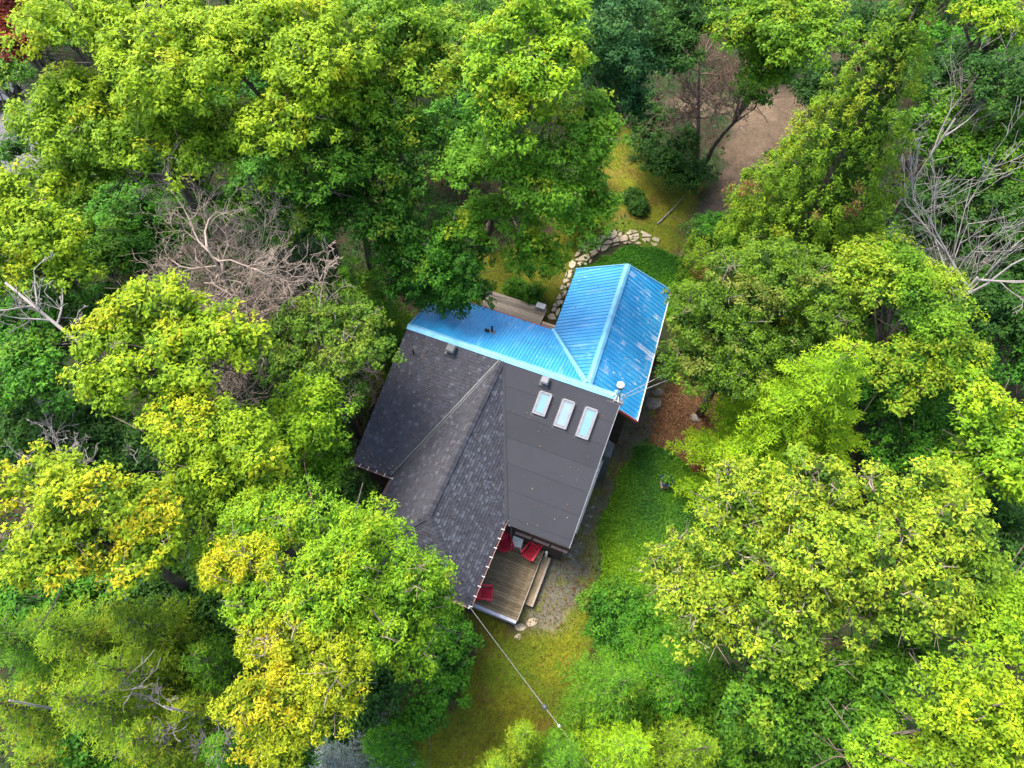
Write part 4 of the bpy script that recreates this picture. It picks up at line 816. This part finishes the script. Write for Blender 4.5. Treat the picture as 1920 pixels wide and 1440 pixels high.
B('deciduous_tree', 'dark tree in the shade left of the tall cedar tip', 'dark', [(1620, 60, 70, 60, 8), (1560, 190, 60, 60, 6)], 111, accent=0)
B('maple_tree', 'small lime green tree in the top right corner', 'vivid', [(1840, 25, 60, 30, 12), (1895, 60, 45, 30, 11)], 112)
B('deciduous_tree', 'deep green tree at the right edge below the lime one', 'dark', [(1880, 150, 70, 60, 11), (1800, 140, 60, 50, 9)], 113, accent=0)
B('deciduous_tree', 'dark green tree behind the grey bare branches, right of the cedar', 'mid', [(1790, 250, 80, 70, 8), (1870, 290, 70, 70, 8)], 114, accent=0)
B('deciduous_tree', 'deep green tree under the white bare branches at the right edge', 'dark', [(1790, 400, 90, 80, 6), (1890, 440, 70, 90, 7), (1740, 490, 50, 40, 5)], 115, accent=0)
B('deciduous_tree', 'deep green tree at the right edge under the bare limbs', 'dark', [(1890, 600, 60, 100, 7), (1830, 540, 50, 60, 5)], 116, accent=0)
# right
cone_cedar()
B('cedar_tree', 'dark green bushy cedar between driveway end and blue roof', 'green', [(1345, 450, 42, 45, 3.5), (1400, 430, 50, 45, 4.5)], 117, L_=.11, puff=.3, accent=0)
B('cedar_tree', 'mottled green and tan cedar touching the right eave of the blue roof', 'mottle', [(1430, 530, 110, 70, 9), (1340, 600, 90, 70, 8), (1500, 560, 90, 80, 9), (1310, 680, 60, 55, 6.5), (1400, 660, 90, 70, 7.5)], 118, L_=.11, puff=.3, accent=.05, bare=60, wr=.5)
B('deciduous_tree', 'yellow-green tree with orange tips left of the white bare tree', 'yg', [(1640, 530, 90, 70, 10), (1730, 570, 70, 80, 10), (1780, 680, 60, 70, 9), (1700, 690, 70, 60, 9)], 119, L_=.12, accent=.22)
conifer('hemlock_tree', 'bright green feathery hemlock in the middle of the right side', 'vivid', (1610, 640), 12.5, 3.9, 202, zbot=1.5, L_=.17, nb=230, droop=.3, wr=.34)
conifer('hemlock_tree', 'lower green hemlock reaching left to the leaf litter', 'green', (1525, 760), 8.5, 2.2, 203, zbot=1.2, L_=.16, nb=130, droop=.25, wr=.34)
B('linden_tree', 'large pale yellow linden with visible twigs at the lower right', 'linden', [(1420, 930, 110, 60, 10.5), (1570, 920, 130, 60, 11.5), (1720, 960, 120, 70, 11.5), (1800, 1040, 70, 70, 10.5), (1400, 1040, 120, 70, 10), (1570, 1040, 130, 80, 11.5), (1700, 1110, 110, 80, 11), (1330, 1120, 90, 80, 9), (1500, 1160, 130, 80, 10), (1260, 1060, 55, 60, 7.5)], 120, L_=.115, puff=.33, accent=.26, bare=150, gap=.12, density=.95)
B('deciduous_tree', 'bright green tree at the right edge above the lower yellow-green tree', 'vivid', [(1850, 790, 80, 60, 9), (1890, 870, 60, 60, 9), (1820, 880, 60, 50, 8)], 121, accent=.03)
B('deciduous_tree', 'dark green tree in the gap between linden and right edge', 'dark', [(1900, 1010, 50, 60, 6), (1860, 930, 50, 40, 5)], 122, accent=0)
B('maple_tree', 'vivid green maple at the right edge beside the linden', 'vivid', [(1850, 1170, 90, 60, 10), (1900, 1120, 60, 40, 10)], 123, L_=.115, puff=.33, accent=.0)
B('maple_tree', 'bright yellow-green maple in the bottom right corner', 'yellow', [(1820, 1310, 90, 55, 12), (1890, 1380, 80, 60, 12), (1780, 1400, 70, 50, 11)], 124, L_=.105, puff=.3, accent=.03)
B('deciduous_tree', 'shaded mid green tree below the linden at the bottom edge', 'mid', [(1450, 1290, 110, 70, 8), (1600, 1290, 120, 70, 8.5), (1700, 1230, 80, 60, 8), (1540, 1390, 120, 60, 7)], 125, L_=.12, accent=.03, bare=20)
B('deciduous_tree', 'small bright green treetop at the bottom edge, right of centre', 'vivid', [(1660, 1425, 80, 35, 10)], 126, L_=.1, puff=.3)
# lower centre
B('shrub', 'low green shrub where the ivy meets the front lawn', 'green', [(1150, 1150, 50, 50, 1.4), (1200, 1190, 60, 50, 1.8)], 127, L_=.1, puff=.3, cat='shrub', stem=False)
conifer('hemlock_tree', 'light green hemlock right of the front lawn, over the wire end', 'mid', (1175, 1275), 8.5, 2.05, 204, L_=.12, nb=150, wr=.34)
conifer('hemlock_tree', 'dark hemlock between the light one and the linden', 'green', (1300, 1250), 8.0, 2.5, 205, L_=.12, nb=140, wr=.34)
conifer('cedar_tree', 'cedar tip poking up beside the wire insulator', 'olive', (985, 1375), 8.0, .85, 206, L_=.12, nb=80, wr=.36, up=.3)
conifer('cedar_tree', 'leftmost cedar tip at the bottom edge of the front lawn', 'olive', (930, 1440), 8.5, .9, 207, L_=.12, nb=80, wr=.36, up=.3)
conifer('cedar_tree', 'yellow-green cedar at the bottom edge below the wire', 'mid', (1070, 1425), 8.5, 1.4, 208, L_=.12, nb=110, wr=.36, up=.2)
conifer('cedar_tree', 'pale cedar at the bottom edge right of the wire', 'vivid', (1200, 1400), 10, 1.7, 209, L_=.11, nb=120, wr=.36, up=.2)
conifer('hemlock_tree', 'olive cedar at the bottom edge in front of the shaded tree', 'olive', (1330, 1400), 9.5, 1.8, 210, L_=.11, nb=120, wr=.36)
B('shrub', 'leafy green shrub row along the left side of the front lawn', 'green', [(835, 1215, 45, 60, 2.2), (828, 1275, 38, 48, 2.5), (795, 1320, 28, 26, 2.6)], 128, L_=.13, puff=.3, cat='shrub', accent=0)
conifer('hemlock_tree', 'dark green hemlock at the bottom edge left of the front lawn', 'green', (695, 1392), 7, 1.4, 211, L_=.12, nb=110)
conifer('spruce_tree', 'silvery blue spruce at the bottom edge under the golden tree', 'spruce', (610, 1432), 8.5, 1.9, 212, L_=.10, nb=130, wr=.22, up=.2)
B('locust_tree', 'broad yellow-green tree overhanging the shingled roof at the lower left', 'vivid', [(520, 980, 90, 55, 11), (600, 1030, 100, 60, 11.5), (690, 1010, 60, 45, 10), (720, 1090, 90, 60, 10.5), (560, 1110, 110, 60, 11.5), (450, 1040, 70, 50, 10.5), (660, 1160, 110, 60, 10.5), (790, 1130, 60, 50, 9), (740, 1200, 80, 55, 9), (790, 1090, 45, 40, 9)], 129, L_=.11, puff=.31, accent=.15, wr=.45, bare=50)
B('locust_tree', 'golden yellow small-leaved tree at the bottom, left of centre', 'gold', [(530, 1220, 80, 45, 11.5), (610, 1250, 70, 45, 11.5), (500, 1300, 70, 45, 11.5), (590, 1330, 90, 45, 11), (530, 1380, 60, 35, 10.5), (450, 1060, 40, 25, 12)], 130, L_=.10, puff=.27, accent=.2, wr=.42, gap=.12, bare=40)
B('deciduous_tree', 'shaded green tree under the lower edge of the golden maple', 'green', [(60, 1110, 80, 45, 6), (160, 1100, 60, 35, 6), (250, 1090, 50, 35, 6)], 150, accent=0)
B('deciduous_tree', 'dark green tree in the gap left of the yellow-green roof tree', 'dark', [(390, 1140, 80, 60, 6), (320, 1090, 60, 50, 6), (680, 1290, 70, 60, 5), (630, 1350, 50, 40, 5)], 131, accent=0)
# left
B('maple_tree', 'golden yellow maple at the left edge, below the dark gap', 'goldgreen', [(60, 910, 90, 45, 13), (150, 950, 100, 50, 13.5), (270, 960, 70, 40, 12.5), (90, 1020, 90, 50, 13), (210, 1030, 90, 50, 12.5), (290, 1020, 50, 50, 11.5)], 132, L_=.115, puff=.32, accent=.10, bare=26)
conifer('hemlock_tree', 'olive hemlock at the left edge under the golden maple', 'cedar', (60, 1160), 11, 2.7, 213, L_=.13, nb=190, wr=.32)
conifer('hemlock_tree', 'olive hemlock left of the dark gap, right of the edge one', 'olive', (215, 1150), 11, 2.6, 214, L_=.13, nb=190, wr=.32)
conifer('hemlock_tree', 'yellow-tipped hemlock at the left edge near the bottom', 'olive', (90, 1300), 12, 2.4, 215, L_=.12, nb=190, wr=.32)
conifer('hemlock_tree', 'darker hemlock left of the golden small-leaved tree', 'mid', (355, 1225), 9.5, 2.2, 216, L_=.12, nb=150, wr=.32)
conifer('hemlock_tree', 'olive hemlock at the bottom edge beside the dead branches', 'olive', (220, 1380), 10.5, 2.0, 217, L_=.12, nb=150, wr=.32)
conifer('hemlock_tree', 'green hemlock at the bottom edge left of the blue spruce', 'green', (390, 1400), 9, 1.9, 218, L_=.11, nb=140, wr=.34)
conifer('hemlock_tree', 'bright olive hemlock in the middle of the lower left hemlock group', 'olive', (170, 1240), 11.5, 2.2, 221, L_=.12, nb=170, wr=.32)
conifer('hemlock_tree', 'yellowish hemlock right of the broken dead limbs', 'olive', (320, 1330), 9.5, 1.8, 222, L_=.12, nb=150, wr=.32)
conifer('hemlock_tree', 'hemlock cut by the left edge, upper of the lower left group', 'mid', (-60, 1170), 10, 2.6, 223, L_=.13, nb=140, wr=.32)
conifer('hemlock_tree', 'hemlock cut by the left edge just above the bottom corner', 'olive', (-50, 1310), 10, 2.4, 224, L_=.12, nb=140, wr=.32)
conifer('hemlock_tree', 'hemlock in the bottom left corner', 'olive', (20, 1430), 9, 1.9, 219, L_=.11, nb=140, wr=.32)
B('maple_tree', 'yellow-lime maple at the left edge above the fallen grey limbs', 'lime', [(40, 360, 70, 50, 11.5), (60, 440, 90, 55, 11), (110, 510, 70, 45, 10)], 133, accent=.12)
B('deciduous_tree', 'green tree at the left edge behind the parked car', 'mid', [(15, 140, 40, 24, 9), (60, 275, 50, 36, 7)], 134)
B('deciduous_tree', 'green tree at the left edge below the grey limbs', 'green', [(50, 600, 90, 60, 8), (60, 700, 90, 70, 8), (150, 600, 60, 45, 6.5)], 135, accent=.05, bare=10)
B('deciduous_tree', 'shaded dark green tree in the hollow above the golden maple', 'dark', [(120, 800, 110, 60, 5.5), (240, 840, 90, 60, 5), (260, 920, 60, 40, 4.5), (40, 820, 50, 60, 5)], 136, accent=0)
B('maple_tree', 'yellow maple with three bright crowns left of the house', 'yellow', [(290, 570, 75, 40, 12.5), (340, 620, 60, 45, 12), (220, 640, 65, 40, 12), (220, 700, 70, 50, 12), (360, 680, 90, 45, 12), (430, 640, 60, 45, 12), (330, 740, 60, 40, 11)], 137, accent=.08, bare=16)
B('maple_tree', 'bright yellow-lime maple between the three-crowned maple and the roof tree', 'yellow', [(360, 800, 70, 45, 11.5), (430, 840, 80, 50, 11.5), (370, 880, 60, 40, 11), (460, 910, 60, 45, 10.5), (410, 960, 60, 40, 10)], 138, L_=.115, puff=.35, accent=.06)
B('maple_tree', 'vivid green tree left of the shingled roof', 'vivid', [(560, 780, 75, 55, 9), (520, 840, 60, 50, 8.5), (590, 870, 50, 40, 7)], 139, accent=0, L_=.12)
B('deciduous_tree', 'loose grey-green tree with bare twigs reaching over the left end of the roof', 'greyleaf', [(620, 600, 80, 45, 9), (680, 660, 70, 50, 9), (560, 640, 60, 50, 8), (610, 720, 60, 50, 8), (550, 700, 50, 40, 8)], 140, L_=.11, puff=.32, gap=.25, bare=60)
B('deciduous_tree', 'dark tree in the gap beside the roof eave', 'dark', [(615, 840, 30, 50, 2.2), (640, 935, 45, 38, 2.6), (680, 960, 40, 30, 2.2)], 141, accent=0)
conifer('hemlock_tree', 'dark feathery hemlock behind the left end of the blue roof', 'mid', (650, 480), 9.5, 2.9, 220, L_=.16, nb=170, droop=.35)
B('deciduous_tree', 'dark green tree hanging over the blue roof slope', 'green', [(830, 460, 80, 50, 8.5), (870, 510, 55, 48, 7.5), (780, 500, 70, 45, 7.5), (740, 440, 60, 40, 8), (880, 548, 38, 28, 6.3), (835, 560, 26, 18, 5.9), (770, 548, 35, 26, 6.0)], 142, L_=.11, puff=.3, accent=.03)
B('shrub', 'dark green shrub between the maple and the stone path', 'green', [(1100, 420, 45, 35, 1.2), (1010, 490, 40, 40, 2.5)], 143, L_=.1, puff=.28, cat='shrub', stem=False, accent=0)
B('shrub', 'big dark shrub between back lawn and driveway', 'dark', [(1240, 270, 50, 50, 2.2), (1270, 320, 45, 35, 1.6), (1215, 220, 40, 40, 2.2)], 144, L_=.13, puff=.32, cat='shrub', stem=False, accent=.0)
B('shrub', 'small dark shrub alone on the back lawn', 'dark', [(1188, 372, 6, 6, .25), (1197, 388, 5, 5, .2)], 145, L_=.08, puff=.14, cat='shrub', stem=False, accent=0)
B('fern_clump', 'clump of grassy leaves at the end of the pale back deck', 'green', [(1000, 552, 12, 8, .5), (968, 540, 9, 6, .4)], 146, L_=.18, puff=.2, wr=.2, cat='plant', stem=False, accent=0)
B('deciduous_tree', 'green tree behind the brown dead twig tree', 'mid', [(300, 450, 110, 50, 6), (190, 470, 60, 50, 7), (230, 560, 60, 40, 5)], 147, accent=.03)
B('deciduous_tree', 'dark tree among the crowns behind the shrubs by the blue roof', 'dark', [(480, 480, 60, 50, 5), (560, 480, 60, 50, 6), (480, 600, 60, 45, 6)], 148, accent=0)
# bare trees
bare('dead_tree', 'large brown dead tree of tangled twigs above the left maple', (370, 430, 12.5), 14.5, 3.1, 301, 'deadwood', n0=50, curl=.5, updir=.12, kids=(7, 5, 4), r0=.12, tw=.009)
bare('dead_tree', 'bare whitish branching tree at the right edge', (1815, 540, 8.5), 11.5, 6.2, 302, 'deadwood_pale', n0=13, az=[.2, 1.2, .7, 1.7, 2.4, 0., 1.45, 1.0, 2.0, .4, 2.8, -.4, 1.3], curl=.2, updir=.35, kids=(5, 4, 3), r0=.15, tw=.012)
bare('dead_tree', 'thin grey bare tree leaning along the right side of the cedar', (1740, 300, 8), 13, 3.6, 303, 'deadwood_pale', n0=7, az=[.5, .9, 1.3, .2, 1.1, .7], curl=.16, updir=.8, kids=(5, 4, 3), r0=.11, tw=.010)
bare('dead_tree', 'brownish half-dead tree with fine twigs beside the driveway', (1308, 322), 9.5, 2.6, 304, 'deadwood_brown', n0=22, lean=(-1.6, .3), curl=.42, updir=.25, kids=(7, 5, 4), tw=.009)
bare('dead_tree', 'leaning grey dead tree with bare limbs at the left edge', (420, 860, 0), 13.5, 1.5, 305, 'deadwood_pale', n0=9, curl=.25, updir=.2, kids=(4, 3, 2), r0=.12, az=[2.6, 2.2, 1.6, 3.2], tw=.011, trunkpts=[P(420, 860, 0), P(340, 790, 7), P(235, 710, 11), (P(120, 620, 12)), P(10, 530, 13)])
bare('dead_tree', 'broken grey dead limbs among the hemlocks at the bottom left', (290, 1320, 11), 13, 1.3, 306, 'deadwood_pale', n0=8, curl=.4, updir=.0, kids=(6, 4, 4), r0=.07, tw=.009)
bare('dead_tree', 'long pale dead limb crossing the hemlocks at the left edge', (0, 1310, 12), 14.5, 2.2, 308, 'deadwood_pale', n0=3, az=[.2, -.2, .4], curl=.2, updir=.1, kids=(3, 3, 3), r0=.07, tw=.009)
bare('dead_tree', 'grey bare limb tree between golden maple and dark hollow', (115, 860, 7), 9.5, 2.0, 307, 'deadwood_pale', n0=9, curl=.3, updir=.5, kids=(5, 4, 3), r0=.1, tw=.013)
bare('dead_tree', 'bare twiggy snag between the lone dark hemlock and the grey-green tree', (590, 590, 9.5), 12.5, 1.7, 309, 'deadwood', n0=10, curl=.35, updir=.4, kids=(7, 5, 4), r0=.08)
bare('dead_tree', 'small curled bare bush over the left edge of the shingled roof', (690, 705, 5), 6, .9, 310, 'deadwood_brown', n0=10, curl=.7, updir=.1, kids=(4, 3, 3), r0=.05)
# undergrowth of the whole wood
def understory():
    r = np.random.default_rng(900); k = 0; COVER0 = list(COVER); cl = [REG[q] for q in ('front_lawn', 'gravel_path', 'ivy_bed', 'ivy_mound', 'back_lawn', 'driveway', 'litter_bed', 'parking_lot')]
    fp = [tuple(Hh(a, b, 0)[:2]) for a, b in ((-.5, -7), (-.5, 6.6), (1.5, 6.6), (1.5, 10.5), (9.6, 10.5), (11.6, 6.6), (11.6, -8.6), (5, -8.6))]; done = []
    for gx in np.arange(-33, 33.1, 3.9):
        for gy in np.arange(1, 56, 3.9):
            x, y = gx + r.uniform(-1.2, 1.2), gy + r.uniform(-1.2, 1.2)
            if abs(x) > 12 + y * .62 + 2: continue
            R = r.uniform(1.7, 2.6); an = np.linspace(0, 6.28, 9); X = np.append(x + R * 1.15 * np.cos(an), x); Y = np.append(y + R * 1.15 * np.sin(an), y); z = r.uniform(3.2, 6.4)
            fx = (X - 0) ; bad = inside(X, Y, fp).any()
            for c in cl: bad |= inside(X, Y, c).any()
            # a crown must not hide a clearing behind it either
            sh = np.array([0, 0, HC]); px_ = X * HC / (HC - z); py_ = Y * HC / (HC - z)
            for c in cl + [fp]: bad |= inside(px_, py_, c).any()
            if bad: continue
            c = np.array([x, y, z]); d = depth(c); w_ = c - np.array([0, 0, HC]); cx = 960 + FPX * w_[0] / d; cy = 720 - FPX * (w_[1] * math.cos(TILT) + w_[2] * math.sin(TILT)) / d
            qa = r.random((60, 2)) * 2 - 1; qx = cx + qa[:, 0] * R * FPX / d; qy = cy + qa[:, 1] * R * FPX / d; hid = np.zeros(60, bool)
            for e in COVER0: hid |= ((qx - e[0]) / e[2]) ** 2 + ((qy - e[1]) / e[3]) ** 2 < 1
            if (~hid & (qx > -40) & (qx < 1960) & (qy > -40) & (qy < 1480)).mean() < .22: continue
            pal = ['mid', 'green', 'dark', 'yg', 'green'][r.integers(0, 5)]
            adj = {'mid': 'mid green', 'green': 'deep green', 'dark': 'dark', 'yg': 'yellow-green'}[pal]; lab = None
            for nx_, ny_, nl in sorted(NAMED, key=lambda q: (q[0] - cx) ** 2 + (q[1] - cy) ** 2)[:3]:
                dx, dy = cx - nx_, cy - ny_; way = ('left of' if dx < 0 else 'right of') if abs(dx) > abs(dy) else ('above' if dy < 0 else 'below')
                for st_ in (' at the', ' in the', ' right of', ' left of', ' between', ' behind', ' beside', ' over', ' hanging', ' under', ' filling', ' above', ' below', ' touching', ' reaching', ' among', ' with ', ' where', ' along', ' leaning', ' alone'): nl = nl.split(st_)[0]
                t_ = f'low {adj} tree {way} the {nl}'
                if t_ not in USED and len(t_.split()) <= 16: lab = t_; USED.add(t_); break
            if not lab: lab = f'low {adj} tree in the shade near photo edge' if False else 'lower green tree filling the shade between the taller crowns'
            broad('understory_tree', lab, pal, [(cx, cy, R * FPX / d, R * FPX / d, z, R * .8)], 1000 + k, L_=.125 if y < 18 else .16, puff=.42, accent=0, density=.8, group='understory trees between the tall crowns'); k += 1
understory()
def undergrowth():
    r = np.random.default_rng(77); n = 110000; q = np.column_stack([r.uniform(-34, 34, n), r.uniform(-2, 56, n)]); keep = np.ones(n, bool)
    for k in REG: keep &= ~inside(q[:, 0], q[:, 1], REG[k])
    fp = [tuple(Hh(a, b, 0)[:2]) for a, b in ((-.3, -3.4), (-.3, 6.6), (1.7, 6.6), (1.7, 10.2), (9.6, 10.2), (9.6, 6.6), (11.3, 6.6), (11.3, -8.3), (5, -8.3), (5, -7.3), (.8, -7.3), (.8, -3.4))]
    keep &= ~inside(q[:, 0], q[:, 1], fp); q = q[keep]; n = len(q); hgt = np.clip(1.2 + 1.5 * vnoise(q[:, 0], q[:, 1], .35, 5), .1, 3.2)
    z = hgt * r.random(n) ** .5; c = np.column_stack([q, z]); l = r.uniform(.12, .26, n); d = nrm(r.normal(0, 1, (n, 3))); nn = nrm(r.normal(0, .5, (n, 3)) + np.array([0, 0, 1]))
    C = (np.array([.022, .07, .012]) + np.array([.05, .10, .006]) * np.clip(vnoise(q[:, 0], q[:, 1], .5, 6), 0, 1)[:, None]) * r.uniform(.5, 1.5, (n, 1))
    tag(quadmesh('undergrowth', leaves(c, d, nn, l, l * .7), C, 'leaf', kind='stuff'), 'shaded green undergrowth covering the forest floor between the trees', 'undergrowth'); NT[0] += n
undergrowth()
print('LEAVES', NT[0])
